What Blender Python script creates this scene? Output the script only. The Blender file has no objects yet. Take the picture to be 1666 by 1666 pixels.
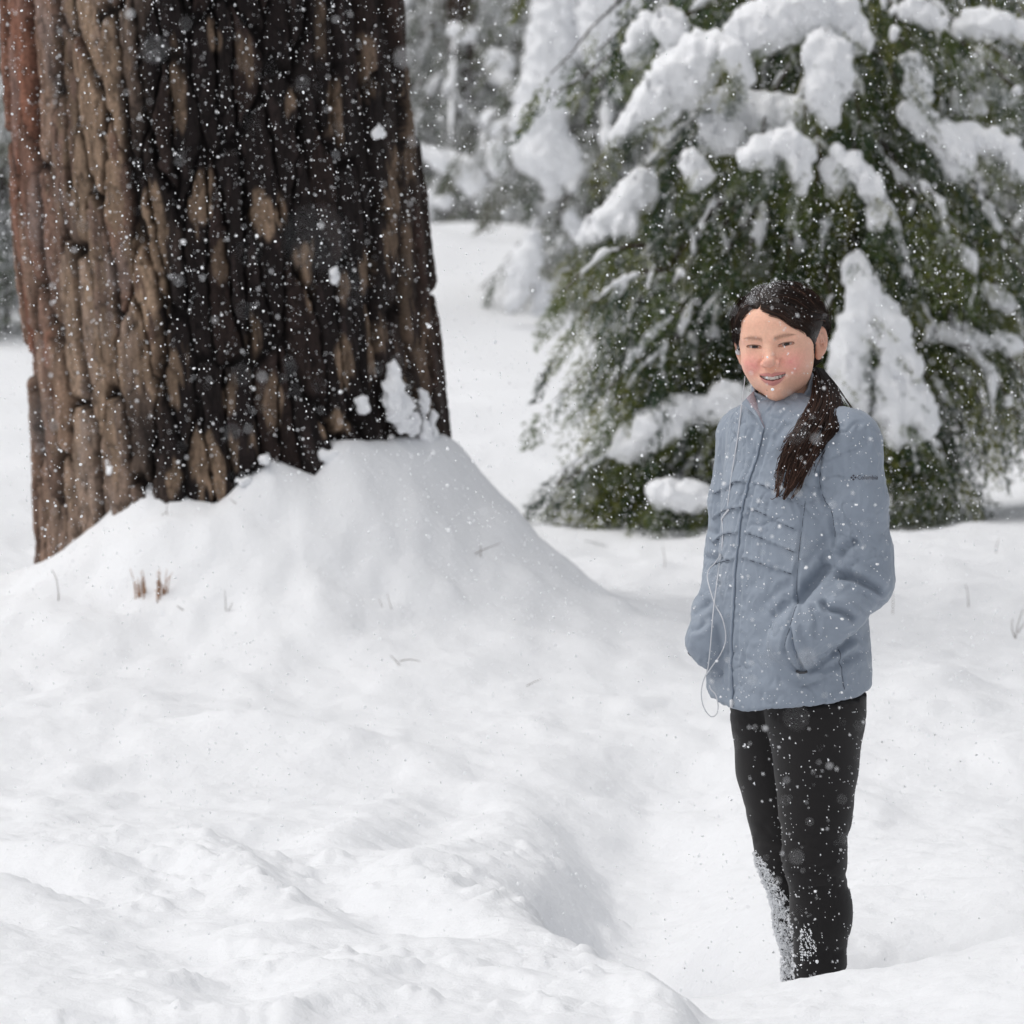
import bpy, math, random, time
import numpy as np
from mathutils import Matrix, Vector

T0 = time.time()
random.seed(7)
rng = np.random.default_rng(11)
scene = bpy.context.scene
COL = scene.collection

# ------------------------------------------------------------------ camera, world, sun, exposure
CAM = np.array([0.0, 0.0, 1.6])
FPX = 9090.0                      # focal length in photo pixels (photo is 1666 px)
PITCH = math.atan((833 - 131) / FPX)
cam_d = bpy.data.cameras.new('camera')
cam_d.sensor_width = 36.0
cam_d.lens = FPX / 1666.0 * 36.0
cam_d.clip_start = 0.1
cam_d.clip_end = 5000
cam_d.dof.use_dof = True
cam_d.dof.focus_distance = 9.95
cam_d.dof.aperture_fstop = 10.0
cam = bpy.data.objects.new('camera', cam_d)
cam.location = CAM
cam.rotation_euler = (math.pi / 2 - PITCH, 0, 0)
COL.objects.link(cam)
scene.camera = cam

SUN_EL, SUN_AZ = math.radians(65), math.radians(-95)   # azimuth from +Y (away from camera), negative = left
world = bpy.data.worlds.new('World')
scene.world = world
world.use_nodes = True
wn = world.node_tree
for n in list(wn.nodes):
    wn.nodes.remove(n)
sky = wn.nodes.new('ShaderNodeTexSky')
sky.sky_type = 'NISHITA'
sky.sun_disc = False
sky.sun_elevation = SUN_EL
sky.sun_rotation = SUN_AZ
sky.air_density = 1.0
sky.dust_density = 3.0
sky.ozone_density = 1.0
hs = wn.nodes.new('ShaderNodeHueSaturation')
hs.inputs['Saturation'].default_value = 0.16        # overcast: cloud greys the sky out
bg = wn.nodes.new('ShaderNodeBackground')
bg.inputs['Strength'].default_value = 0.135
wo = wn.nodes.new('ShaderNodeOutputWorld')
wn.links.new(sky.outputs[0], hs.inputs['Color'])
wn.links.new(hs.outputs[0], bg.inputs['Color'])
wn.links.new(bg.outputs[0], wo.inputs['Surface'])

sun_d = bpy.data.lights.new('sun', 'SUN')
sun_d.energy = 1.0
sun_d.angle = math.radians(44)
sun_d.color = (1.0, 0.965, 0.92)
sun = bpy.data.objects.new('sun', sun_d)
sdir = Vector((math.cos(SUN_EL) * math.sin(SUN_AZ), math.cos(SUN_EL) * math.cos(SUN_AZ), math.sin(SUN_EL)))
sun.rotation_euler = sdir.to_track_quat('Z', 'Y').to_euler()
sun.location = (0, 0, 20)
COL.objects.link(sun)

scene.view_settings.view_transform = 'Standard'
scene.view_settings.look = 'None'
scene.view_settings.exposure = 0.04
scene.view_settings.gamma = 1.0
scene.view_settings.use_curve_mapping = False
scene.render.engine = 'CYCLES'
scene.cycles.max_bounces = 8
scene.cycles.diffuse_bounces = 5

# ------------------------------------------------------------------ measuring: photo pixel + distance -> point of the place
CP, SP = math.cos(PITCH), math.sin(PITCH)
FW = np.array([0, CP, -SP]); UP = np.array([0, SP, CP])

def W(px, py, Y):
    """point at world distance Y seen at photo pixel (px,py)"""
    px = np.asarray(px, float); py = np.asarray(py, float); Y = np.asarray(Y, float)
    dx = (px - 833) / FPX; dz = -(py - 833) / FPX
    wy = CP + dz * SP; wz = -SP + dz * CP
    t = Y / wy
    return np.stack(np.broadcast_arrays(dx * t, Y, CAM[2] + wz * t), -1)

def G(px, py, z=0.0):
    dz = -(py - 833) / FPX
    wy = CP + dz * SP; wz = -SP + dz * CP
    t = (z - CAM[2]) / wz
    return ((px - 833) / FPX * t, wy * t)

def proj(P):
    d = P - CAM
    dep = d @ FW
    return 833 + d[..., 0] / dep * FPX, 833 - (d @ UP) / dep * FPX

# ------------------------------------------------------------------ noise
def _hash(ix, iy, iz):
    h = (ix.astype(np.int64) * 374761393 + iy.astype(np.int64) * 668265263 + iz.astype(np.int64) * 2147483647) & 0xFFFFFFFF
    h = ((h ^ (h >> 13)) * 1274126177) & 0xFFFFFFFF
    h = ((h ^ (h >> 15)) * 2246822519) & 0xFFFFFFFF
    return (h ^ (h >> 16)) & 0xFFFFFFFF

def noise(P):
    """value-gradient noise in about -1..1, P (n,3)"""
    P = np.asarray(P, np.float64)
    i = np.floor(P).astype(np.int64); f = P - i
    u = f * f * f * (f * (f * 6 - 15) + 10)
    out = 0
    for dx in (0, 1):
        wx = u[..., 0] if dx else 1 - u[..., 0]
        for dy in (0, 1):
            wy = u[..., 1] if dy else 1 - u[..., 1]
            for dz in (0, 1):
                wz = u[..., 2] if dz else 1 - u[..., 2]
                h = _hash(i[..., 0] + dx, i[..., 1] + dy, i[..., 2] + dz)
                gx = (h & 1023) / 511.5 - 1; gy = ((h >> 10) & 1023) / 511.5 - 1; gz = ((h >> 20) & 1023) / 511.5 - 1
                out = out + wx * wy * wz * (gx * (f[..., 0] - dx) + gy * (f[..., 1] - dy) + gz * (f[..., 2] - dz))
    return out * 1.5

def fbm(P, oct=4, gain=0.5, lac=2.03):
    a, s, o = 1.0, 0.0, 0
    P = np.asarray(P, float)
    for k in range(oct):
        o = o + a * noise(P + 17.3 * k); P = P * lac; a *= gain
    return o

def n2(x, y, sc, seed=0, oct=1, gain=.5):
    P = np.stack([np.asarray(x) / sc, np.asarray(y) / sc, np.full_like(np.asarray(x, float), seed + .37)], -1)
    return fbm(P, oct, gain) if oct > 1 else noise(P)

def sstep(a, b, x):
    t = np.clip((x - a) / (b - a), 0, 1)
    return t * t * (3 - 2 * t)

# ------------------------------------------------------------------ mesh helpers
def mk(name, V, F, mat, parent=None, col=None, smooth=True, origin=None):
    """one mesh object from world-space vertices; F (n,3) or (n,4) or a list of such arrays"""
    V = np.asarray(V, np.float64).reshape(-1, 3)
    Fs = F if isinstance(F, list) else [F]
    Fs = [np.asarray(f, np.int32) for f in Fs if len(f)]
    root = parent
    if origin is None:
        o = np.zeros(3)
        if parent is not None:
            while root.parent is not None:
                root = root.parent
            o = np.array(root.location)
    else:
        o = np.asarray(origin, float)
    me = bpy.data.meshes.new(name)
    Vl = V - o
    nl = sum(f.size for f in Fs); nf = sum(len(f) for f in Fs)
    me.vertices.add(len(V)); me.vertices.foreach_set('co', Vl.astype(np.float32).ravel())
    me.loops.add(nl); me.loops.foreach_set('vertex_index', np.concatenate([f.ravel() for f in Fs]))
    me.polygons.add(nf)
    tot = np.concatenate([np.full(len(f), f.shape[1]) for f in Fs])
    st = np.concatenate([[0], np.cumsum(tot)[:-1]])
    me.polygons.foreach_set('loop_start', st.astype(np.int32))
    me.update(calc_edges=True)
    me.polygons.foreach_set('use_smooth', np.full(nf, bool(smooth)))
    if col is not None:
        a = me.color_attributes.new('Col', 'FLOAT_COLOR', 'POINT')
        c = np.ones((len(V), 4), np.float32); c[:, :3] = col
        a.data.foreach_set('color', c.ravel())
    me.validate()
    ob = bpy.data.objects.new(name, me)
    if mat is not None:
        me.materials.append(mat)
    COL.objects.link(ob)
    if parent is not None:
        ob.parent = parent
    elif origin is not None:
        ob.location = o
    return ob

def thing(name, label, cat, loc, group=None):
    o = bpy.data.objects.new(name, None)
    o.empty_display_size = 0.1
    COL.objects.link(o)
    o.location = loc
    tag(o, label, cat, group)
    return o

def tag(o, label=None, cat=None, group=None, kind=None):
    if label: o['label'] = label
    if cat: o['category'] = cat
    if group: o['group'] = group
    if kind: o['kind'] = kind
    return o

def gridF(nu, nv, wrapu=False, wrapv=False):
    iu = np.arange(nu if wrapu else nu - 1); iv = np.arange(nv if wrapv else nv - 1)
    a, b = np.meshgrid(iu, iv, indexing='ij')
    a1 = (a + 1) % nu; b1 = (b + 1) % nv
    return np.stack([a * nv + b, a1 * nv + b, a1 * nv + b1, a * nv + b1], -1).reshape(-1, 4)

def spline(P, n):
    """Catmull-Rom resample of P (k,d) to n points"""
    P = np.asarray(P, float)
    Q = np.vstack([2 * P[0] - P[1], P, 2 * P[-1] - P[-2]])
    t = np.linspace(0, len(P) - 1 - 1e-9, n); i = t.astype(int); f = (t - i)[:, None]
    p0, p1, p2, p3 = Q[i], Q[i + 1], Q[i + 2], Q[i + 3]
    return .5 * (2 * p1 + (p2 - p0) * f + (2 * p0 - 5 * p1 + 4 * p2 - p3) * f ** 2 + (3 * p1 - p0 - 3 * p2 + p3) * f ** 3)

def frames(P):
    T = np.gradient(P, axis=0); T /= np.linalg.norm(T, axis=1, keepdims=True) + 1e-12
    ref = np.array([0, 0, 1.0]) if abs(T[:, 2]).mean() < .8 else np.array([1.0, 0, 0])
    A = np.cross(T, ref); A /= np.linalg.norm(A, axis=1, keepdims=True) + 1e-12
    B = np.cross(A, T)
    return T, A, B

def tube(P, r, k=6, caps=True):
    """swept tube: P (n,3), r scalar or (n,) -> V,F list"""
    P = np.asarray(P, float); n = len(P)
    r = np.broadcast_to(np.asarray(r, float), (n,))
    T, A, B = frames(P)
    a = np.linspace(0, 2 * np.pi, k, endpoint=False)
    V = P[:, None] + r[:, None, None] * (np.cos(a)[None, :, None] * A[:, None] + np.sin(a)[None, :, None] * B[:, None])
    F = [gridF(n, k, False, True)]
    if caps:
        V = np.vstack([V.reshape(-1, 3), P[0], P[-1]])
        i = np.arange(k); j = (i + 1) % k
        F.append(np.concatenate([np.stack([i, j, np.full(k, n * k)], -1)[:, ::1],
                                 np.stack([j + (n - 1) * k, i + (n - 1) * k, np.full(k, n * k + 1)], -1)]))
    return V.reshape(-1, 3), F

def join(parts):
    """parts: list of (V, F or list of F) -> V, list of F"""
    Vs, F3, F4, o = [], [], [], 0
    for V, F in parts:
        V = np.asarray(V).reshape(-1, 3)
        for f in (F if isinstance(F, list) else [F]):
            f = np.asarray(f)
            if len(f) == 0: continue
            (F3 if f.shape[1] == 3 else F4).append(f + o)
        Vs.append(V); o += len(V)
    out = []
    if F4: out.append(np.concatenate(F4))
    if F3: out.append(np.concatenate(F3))
    return np.vstack(Vs), out

def strands(paths, r0, r1, k=3):
    """many polylines (m,n,3) -> thin tubes in one mesh"""
    m, n, _ = paths.shape
    T = np.gradient(paths, axis=1); T /= np.linalg.norm(T, axis=2, keepdims=True) + 1e-12
    A = np.cross(T, np.array([.31, -.9, .3])); A /= np.linalg.norm(A, axis=2, keepdims=True) + 1e-12
    B = np.cross(A, T)
    r = np.linspace(r0, r1, n)[None, :, None, None]
    a = np.linspace(0, 2 * np.pi, k, endpoint=False)
    V = paths[:, :, None] + r * (np.cos(a)[None, None, :, None] * A[:, :, None] + np.sin(a)[None, None, :, None] * B[:, :, None])
    f = gridF(n, k, False, True)
    F = (f[None] + (np.arange(m) * n * k)[:, None, None]).reshape(-1, 4)
    return V.reshape(-1, 3), F

# ------------------------------------------------------------------ signed-distance modelling
def s_ell(p, c, r):
    q = (p - np.asarray(c)) / np.asarray(r)
    k0 = np.linalg.norm(q, axis=-1); k1 = np.linalg.norm(q / np.asarray(r), axis=-1) + 1e-9
    return k0 * (k0 - 1) / k1

def s_cone(p, a, b, ra, rb):
    a = np.asarray(a, float); b = np.asarray(b, float); ab = b - a
    t = np.clip((p - a) @ ab / (ab @ ab), 0, 1)
    return np.linalg.norm(p - a - t[..., None] * ab, axis=-1) - (ra + (rb - ra) * t)

def smin(a, b, k):
    h = np.clip(.5 + .5 * (b - a) / k, 0, 1)
    return b + (a - b) * h - k * h * (1 - h)

def smax(a, b, k):
    return -smin(-a, -b, k)

def snets(f, lo, hi, h, slack=1.0):
    """surface nets in a narrow band -> V, F(quads)"""
    lo = np.asarray(lo, float); hi = np.asarray(hi, float)
    n = ((np.ceil((hi - lo) / h) + 4) // 4 * 4).astype(int)
    nc = n // 4
    ax = [lo[i] + (np.arange(nc[i]) * 4 + 1.5) * h for i in range(3)]
    C = np.stack(np.meshgrid(*ax, indexing='ij'), -1).reshape(-1, 3)
    dc = f(C).reshape(nc)
    val = np.repeat(np.repeat(np.repeat(dc, 4, 0), 4, 1), 4, 2).astype(np.float32)
    m = np.abs(dc) < h * 5 * slack + .002
    mm = np.repeat(np.repeat(np.repeat(m, 4, 0), 4, 1), 4, 2)
    ii = np.argwhere(mm)
    val[mm] = f(lo + ii * h)
    s = val < 0
    c8 = [s[a:n[0] - 1 + a, b:n[1] - 1 + b, c:n[2] - 1 + c] for a in (0, 1) for b in (0, 1) for c in (0, 1)]
    tot = sum(c.astype(np.int8) for c in c8)
    act = (tot > 0) & (tot < 8)
    idx = np.full(act.shape, -1, np.int64); cells = np.argwhere(act); idx[act] = np.arange(len(cells))
    acc = np.zeros((len(cells), 3)); cnt = np.zeros(len(cells))
    cor = [np.array([a, b, c]) for a in (0, 1) for b in (0, 1) for c in (0, 1)]
    vv = [val[cells[:, 0] + c[0], cells[:, 1] + c[1], cells[:, 2] + c[2]] for c in cor]
    for i in range(8):
        for j in range(i + 1, 8):
            if np.abs(cor[i] - cor[j]).sum() != 1: continue
            x = (vv[i] < 0) != (vv[j] < 0)
            t = vv[i][x] / (vv[i][x] - vv[j][x])
            acc[x] += cor[i] + t[:, None] * (cor[j] - cor[i]); cnt[x] += 1
    V = lo + (cells + acc / cnt[:, None]) * h
    Fs = []
    for axis in range(3):
        sl0 = [slice(1, n[k] - 1) for k in range(3)]; sl1 = list(sl0)
        sl0[axis] = slice(0, n[axis] - 1); sl1[axis] = slice(1, n[axis])
        a, b = s[tuple(sl0)], s[tuple(sl1)]
        e = np.argwhere(a != b)
        flip = a[a != b]
        off = np.ones(3, int); off[axis] = 0
        e = e + off
        u, v = [(1, 2), (2, 0), (0, 1)][axis]
        q = []
        for du, dv in ((-1, -1), (0, -1), (0, 0), (-1, 0)):
            c = e.copy(); c[:, u] += du; c[:, v] += dv
            q.append(idx[c[:, 0], c[:, 1], c[:, 2]])
        q = np.stack(q, -1)
        q[~flip] = q[~flip][:, ::-1]
        Fs.append(q[(q >= 0).all(1)])
    return V, np.concatenate(Fs)

def sgrad(f, P, e=.0015):
    g = np.stack([f(P + np.eye(3)[k] * e) - f(P - np.eye(3)[k] * e) for k in range(3)], -1)
    return g / (np.linalg.norm(g, axis=-1, keepdims=True) + 1e-9)

# ------------------------------------------------------------------ materials
def mat_new(name):
    m = bpy.data.materials.new(name); m.use_nodes = True
    nt = m.node_tree
    b = nt.nodes['Principled BSDF']
    return m, nt, b

def add_noise_bump(nt, b, scale, strength, dist, detail=6, coord='Object'):
    tc = nt.nodes.new('ShaderNodeTexCoord'); nz = nt.nodes.new('ShaderNodeTexNoise'); bp = nt.nodes.new('ShaderNodeBump')
    nz.inputs['Scale'].default_value = scale; nz.inputs['Detail'].default_value = detail
    bp.inputs['Strength'].default_value = strength; bp.inputs['Distance'].default_value = dist
    nt.links.new(tc.outputs[coord], nz.inputs['Vector']); nt.links.new(nz.outputs['Fac'], bp.inputs['Height'])
    nt.links.new(bp.outputs[0], b.inputs['Normal'])
    return tc, nz, bp

def mat_plain(name, col, rough=.6, bump=None, var=None, spec=.3, sss=0, sheen=0):
    m, nt, b = mat_new(name)
    b.inputs['Base Color'].default_value = (*col, 1); b.inputs['Roughness'].default_value = rough
    b.inputs['Specular IOR Level'].default_value = spec
    if sheen:
        b.inputs['Sheen Weight'].default_value = sheen
    if sss:
        b.inputs['Subsurface Weight'].default_value = sss
        b.inputs['Subsurface Radius'].default_value = (.01, .004, .002)
        b.inputs['Subsurface Scale'].default_value = .5
    if bump: add_noise_bump(nt, b, *bump)
    if var:
        sc, amt = var
        tc = nt.nodes.new('ShaderNodeTexCoord'); nz = nt.nodes.new('ShaderNodeTexNoise'); nz.inputs['Scale'].default_value = sc
        nz.inputs['Detail'].default_value = 5
        mx = nt.nodes.new('ShaderNodeMix'); mx.data_type = 'RGBA'
        mx.inputs['A'].default_value = (*[c * (1 - amt) for c in col], 1); mx.inputs['B'].default_value = (*[min(1, c * (1 + amt)) for c in col], 1)
        nt.links.new(tc.outputs['Object'], nz.inputs['Vector']); nt.links.new(nz.outputs['Fac'], mx.inputs['Factor'])
        nt.links.new(mx.outputs['Result'], b.inputs['Base Color'])
    return m

def mat_vcol(name, rough=.6, bump=None, spec=.3, sss=0, var=0):
    m, nt, b = mat_new(name)
    at = nt.nodes.new('ShaderNodeAttribute'); at.attribute_name = 'Col'
    b.inputs['Roughness'].default_value = rough; b.inputs['Specular IOR Level'].default_value = spec
    src = at.outputs['Color']
    if bump:
        tc, nz, bp = add_noise_bump(nt, b, *bump)
        if var:
            mr = nt.nodes.new('ShaderNodeMapRange'); mr.inputs['To Min'].default_value = 1 - var; mr.inputs['To Max'].default_value = 1 + var
            mr.inputs['From Min'].default_value = .3; mr.inputs['From Max'].default_value = .7
            vm = nt.nodes.new('ShaderNodeVectorMath'); vm.operation = 'SCALE'
            nt.links.new(nz.outputs['Fac'], mr.inputs['Value']); nt.links.new(src, vm.inputs[0]); nt.links.new(mr.outputs[0], vm.inputs['Scale'])
            src = vm.outputs[0]
    nt.links.new(src, b.inputs['Base Color'])
    if sss:
        b.inputs['Subsurface Weight'].default_value = sss
        b.inputs['Subsurface Radius'].default_value = (.012, .004, .002)
        b.inputs['Subsurface Scale'].default_value = .4
    return m

M = {}
def build_materials():
    # snow: bright, slightly cool, with fine grain in the relief
    m, nt, b = mat_new('snow_ground')
    b.inputs['Base Color'].default_value = (.82, .83, .85, 1); b.inputs['Roughness'].default_value = .75
    b.inputs['Specular IOR Level'].default_value = .15
    tc = nt.nodes.new('ShaderNodeTexCoord')
    n1 = nt.nodes.new('ShaderNodeTexNoise'); n1.inputs['Scale'].default_value = 28; n1.inputs['Detail'].default_value = 7; n1.inputs['Roughness'].default_value = .62
    n2_ = nt.nodes.new('ShaderNodeTexNoise'); n2_.inputs['Scale'].default_value = 260; n2_.inputs['Detail'].default_value = 4
    b1 = nt.nodes.new('ShaderNodeBump'); b1.inputs['Strength'].default_value = .4; b1.inputs['Distance'].default_value = .018
    b2 = nt.nodes.new('ShaderNodeBump'); b2.inputs['Strength'].default_value = .35; b2.inputs['Distance'].default_value = .003
    for n in (n1, n2_): nt.links.new(tc.outputs['Object'], n.inputs['Vector'])
    nt.links.new(n1.outputs['Fac'], b1.inputs['Height']); nt.links.new(n2_.outputs['Fac'], b2.inputs['Height'])
    nt.links.new(b1.outputs[0], b2.inputs['Normal']); nt.links.new(b2.outputs[0], b.inputs['Normal'])
    M['snow_ground'] = m
    M['snow_pad'] = mat_plain('snow_pad', (.87, .88, .90), .8, bump=(45, .5, .012, 5), spec=.1)
    M['flake'] = mat_plain('snowflake', (.9, .91, .93), .8, spec=.1)
    M['bark'] = mat_vcol('bark', .85, bump=(130, .8, .004, 8), spec=.25, var=.35)
    M['needle'] = mat_vcol('needles', .55, spec=.3)
    M['twig'] = mat_plain('twig_bark', (.045, .03, .022), .85)
    M['dry'] = mat_plain('dry_stem', (.36, .21, .13), .8, var=(60, .5))
    M['dryg'] = mat_plain('dry_grey_stem', (.19, .16, .145), .8, var=(60, .4))
    # clothes and skin
    m, nt, b = mat_new('jacket_nylon')
    tc = nt.nodes.new('ShaderNodeTexCoord')
    b.inputs['Roughness'].default_value = .6; b.inputs['Specular IOR Level'].default_value = .32; b.inputs['Sheen Weight'].default_value = .12
    nz = nt.nodes.new('ShaderNodeTexNoise'); nz.inputs['Scale'].default_value = 26; nz.inputs['Detail'].default_value = 6
    mx = nt.nodes.new('ShaderNodeMix'); mx.data_type = 'RGBA'
    mx.inputs['A'].default_value = (.238, .277, .335, 1); mx.inputs['B'].default_value = (.282, .325, .388, 1)
    nt.links.new(tc.outputs['Object'], nz.inputs['Vector']); nt.links.new(nz.outputs['Fac'], mx.inputs['Factor']); nt.links.new(mx.outputs['Result'], b.inputs['Base Color'])
    n2b = nt.nodes.new('ShaderNodeTexNoise'); n2b.inputs['Scale'].default_value = 55; n2b.inputs['Detail'].default_value = 3
    n3b = nt.nodes.new('ShaderNodeTexNoise'); n3b.inputs['Scale'].default_value = 900; n3b.inputs['Detail'].default_value = 2
    q1 = nt.nodes.new('ShaderNodeBump'); q1.inputs['Strength'].default_value = .22; q1.inputs['Distance'].default_value = .005
    q2 = nt.nodes.new('ShaderNodeBump'); q2.inputs['Strength'].default_value = .3; q2.inputs['Distance'].default_value = .0006
    for n in (n2b, n3b): nt.links.new(tc.outputs['Object'], n.inputs['Vector'])
    nt.links.new(n2b.outputs['Fac'], q1.inputs['Height']); nt.links.new(n3b.outputs['Fac'], q2.inputs['Height']); nt.links.new(q1.outputs[0], q2.inputs['Normal']); nt.links.new(q2.outputs[0], b.inputs['Normal'])
    M['jacket'] = m
    M['stitch'] = mat_plain('dark_stitching', (.075, .09, .12), .7)
    M['zip'] = mat_plain('zipper_tape', (.20, .24, .30), .55, bump=(1400, .5, .001, 1))
    M['zipmetal'] = mat_plain('zipper_pull_metal', (.05, .05, .055), .4, spec=.6)
    M['lining'] = mat_plain('lavender_fleece', (.42, .36, .42), .95, bump=(420, .9, .004, 3), var=(160, .4), sheen=.4)
    M['dark_lining'] = mat_plain('dark_sleeve_lining', (.045, .03, .04), .8)
    M['logo'] = mat_plain('dark_print', (.05, .045, .06), .6)
    M['leggings'] = mat_plain('black_leggings', (.0125, .011, .0113), .75, bump=(700, .35, .001, 2), spec=.25, sheen=.15)
    M['skin'] = mat_vcol('skin', .55, bump=(260, .12, .0012, 4), spec=.35, sss=.12, var=.05)
    M['hair'] = mat_vcol('hair', .48, spec=.22)
    M['eye'] = mat_vcol('eye', .12, spec=.5)
    M['teeth'] = mat_plain('teeth', (.88, .82, .76), .3, spec=.5)
    M['cord'] = mat_plain('white_cable', (.62, .63, .66), .45)
    M['stud'] = mat_plain('earring_metal', (.8, .78, .72), .2, spec=.8)
build_materials()
# ================================================================== GROUND (one snow sheet to the horizon)
TY = 15.5                                   # distance of the big trunk's axis
# trunk centre line and radius against photo rows, measured at TY
_tr_py = np.array([-3600., -1500., 0., 300., 500., 700., 900., 1000., 1400.])
_tr_l = np.array([-60., -30., -2., 12., 30., 44., 54., 44., 0.])
_tr_r = np.array([440., 580., 653., 682., 703., 728., 755., 780., 860.])
def trunk_axis(z):
    """z -> (cx, radius) of the trunk, metres"""
    s = TY / FPX
    py = 131 + (CAM[2] - z) / s
    l = np.interp(py, _tr_py, _tr_l); r = np.interp(py, _tr_py, _tr_r)
    return ((l + r) / 2 - 833) * s, (r - l) / 2 * s

def gauss(d, s):
    return np.exp(-(d / s) ** 2)

def seg_dist(x, y, pts):
    """distance to polyline and parameter"""
    best = np.full(np.shape(x), 1e9); par = np.zeros(np.shape(x)); acc = 0
    for (ax, ay), (bx, by) in zip(pts[:-1], pts[1:]):
        L2 = (bx - ax) ** 2 + (by - ay) ** 2
        t = np.clip(((x - ax) * (bx - ax) + (y - ay) * (by - ay)) / L2, 0, 1)
        d = np.hypot(x - ax - t * (bx - ax), y - ay - t * (by - ay))
        m = d < best
        best = np.where(m, d, best); par = np.where(m, acc + t, par); acc += 1
    return best, par / acc

# snow line on the trunk: photo points -> height against x at the trunk's front
_sl = np.array([(-200, 955), (0, 990), (58, 955), (90, 925), (120, 895), (160, 845), (190, 808), (245, 786), (300, 800), (350, 812), (370, 800), (405, 765), (440, 742), (475, 752), (510, 762), (545, 716), (600, 724), (650, 716), (690, 716), (732, 712), (780, 740), (870, 800), (1000, 900)], float)

def height(x, y):
    x = np.asarray(x, float); y = np.asarray(y, float)
    h = np.zeros_like(x)
    near = sstep(40, 16, y)
    # broad swells
    h += .05 * n2(x, y, 4.2, 3) + .008 * n2(x, y, 1.3, 5) * near
    # the ground climbs gently towards the trunk
    h += .09 * sstep(11.5, 15.0, y) * sstep(22, 17.5, y)
    # mound round the trunk's foot
    cx, R = trunk_axis(.30)
    R = R - .03
    dx = x - cx; dy = y - TY
    dist = np.hypot(dx, dy) - R
    # point on the trunk's front nearest to here decides how high the drift lies
    ang = np.arctan2(dy, dx)
    ux = cx + np.cos(ang) * R
    Yf = TY - np.sqrt(np.maximum(R * R - (ux - cx) ** 2, 0))
    pxu = 833 + ux / Yf * FPX
    pyl = np.interp(pxu, _sl[:, 0], _sl[:, 1])
    pys = np.interp(pxu, [-200, 0, 120, 250, 400, 550, 730, 870, 1000], [955, 985, 890, 815, 775, 740, 716, 800, 900])   # the drift's broad shape, away from the bark
    kk = np.exp(-np.maximum(dist, 0) / .10)
    pyl = pyl * kk + pys * (1 - kk)
    zl = CAM[2] - (pyl - 131) / FPX * Yf
    zl = np.where(dy > 0, zl * np.clip(1 - .9 * np.sin(np.clip(ang, 0, np.pi)), .1, 1), zl)
    front = np.clip(-dy / (np.hypot(dx, dy) + 1e-6), 0, 1)
    fall = .29 + .17 * front
    d0 = np.maximum(dist, 0)
    wgt = np.exp(-(d0 / fall) ** 1.3)
    h = h * (1 - wgt) + np.maximum(zl, 0) * wgt
    h += .045 * n2(x, y, .30, 41, 3) * gauss(d0 - .3, .4) * sstep(.02, .2, dist)
    # ---- foreground: rough trodden mass on the left, trench, ridge in front
    fx = np.array([9.0, 9.4, 9.6, 9.8, 10.1, 10.5, 11.0, 11.5, 11.9, 12.3, 12.8])
    fb = np.array([.29, .26, .21, .14, .09, .08, .11, .14, .12, .02, -.2])
    xb = np.interp(y, fx, fb) + .025 * n2(x, y, .16, 9)
    lm = sstep(.09, -.06, x - xb) * sstep(13.0, 11.2, y + .25 * np.minimum(x, 0) * -1.2)
    h += lm * (np.interp(y, [9, 10.9, 11.8], [.115, .115, .06]) + .02 * n2(x, y, .55, 12))
    # trench floor
    td, tp = seg_dist(x, y, [(.38, 12.9), (.30, 12.0), (.27, 11.2), (.22, 10.45), (.33, 10.12), (.47, 10.03), (.62, 10.02), (.80, 10.12)])
    h -= (.09 + .11 * tp) * gauss(td, .19)
    td2, _ = seg_dist(x, y, [(.20, 10.80), (.24, 10.45), (.34, 10.12)])
    h -= .19 * gauss(td2, .125)
    # bank behind and right of the girl
    h += .05 * gauss(np.hypot((x - .50) / .20, (y - 10.75) / .36), 1)
    h += .08 * sstep(.62, 1.05, x + .10 * (y - 10.4)) * gauss(y - 10.9, .8)
    # ridge just in front of her legs, higher to the right
    hr = np.interp(x, [-1.5, -.1, .16, .30, .49, .70, .88, 1.4, 3], [0, 0, -.015, .022, .060, .100, .145, .2, .16])
    dyr = y - (9.63 + .03 * np.sin(x * 5))
    h += hr * np.where(dyr > 0, gauss(dyr, .22), np.exp(-(dyr / 1.2) ** 2))
    # long gentle folds in the middle ground
    for (a, b, hh, s) in ((G(0, 1240), G(480, 1262), .035, .30), (G(200, 1215), G(330, 1216), .035, .22), (G(380, 1246), G(560, 1258), .05, .17),
                          (G(1400, 1165), G(1660, 1245), .05, .30), (G(1000, 1270), G(1250, 1300), .03, .35)):
        dd, _ = seg_dist(x, y, [a, b])
        h += hh * gauss(dd, s)
    # diagonal furrows in the rough left foreground
    for pts, dep, s in (([G(-60, 1470), G(120, 1500), G(260, 1590), G(420, 1700)], .055, .085),
                        ([G(430, 1380), G(480, 1460), G(560, 1520), G(700, 1590)], .06, .09),
                        ([G(760, 1310), G(700, 1370), G(620, 1420), G(560, 1480)], .045, .08),
                        ([G(250, 1480), G(330, 1530), G(400, 1580)], .04, .07),
                        ([G(0, 1560), G(160, 1640), G(300, 1720)], .03, .10)):
        dd, _ = seg_dist(x + .02 * n2(x, y, .2, 77), y + .05 * n2(x, y, .3, 78), pts)
        h -= dep * .6 * gauss(dd, s)
        h += dep * .25 * gauss(dd - s * 2.0, s * .9)
    # clods
    rough = sstep(12.6, 11.6, y) * sstep(.22, -.02, x - np.interp(y, fx, fb)) * sstep(11.9, 11.0, y + .5 * np.maximum(-x - .45, 0))
    rough = rough + .35 * gauss(td, .30) * sstep(12.4, 11, y)
    c1 = np.maximum(n2(x, y, .075, 21, 3, .55), 0) ; c2 = np.maximum(n2(x, y, .19, 22, 2), -.1)
    patch = sstep(-.12, .3, n2(x, y, .5, 23, 2))
    h += rough * patch * (.020 * c1 + .022 * c2)
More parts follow.
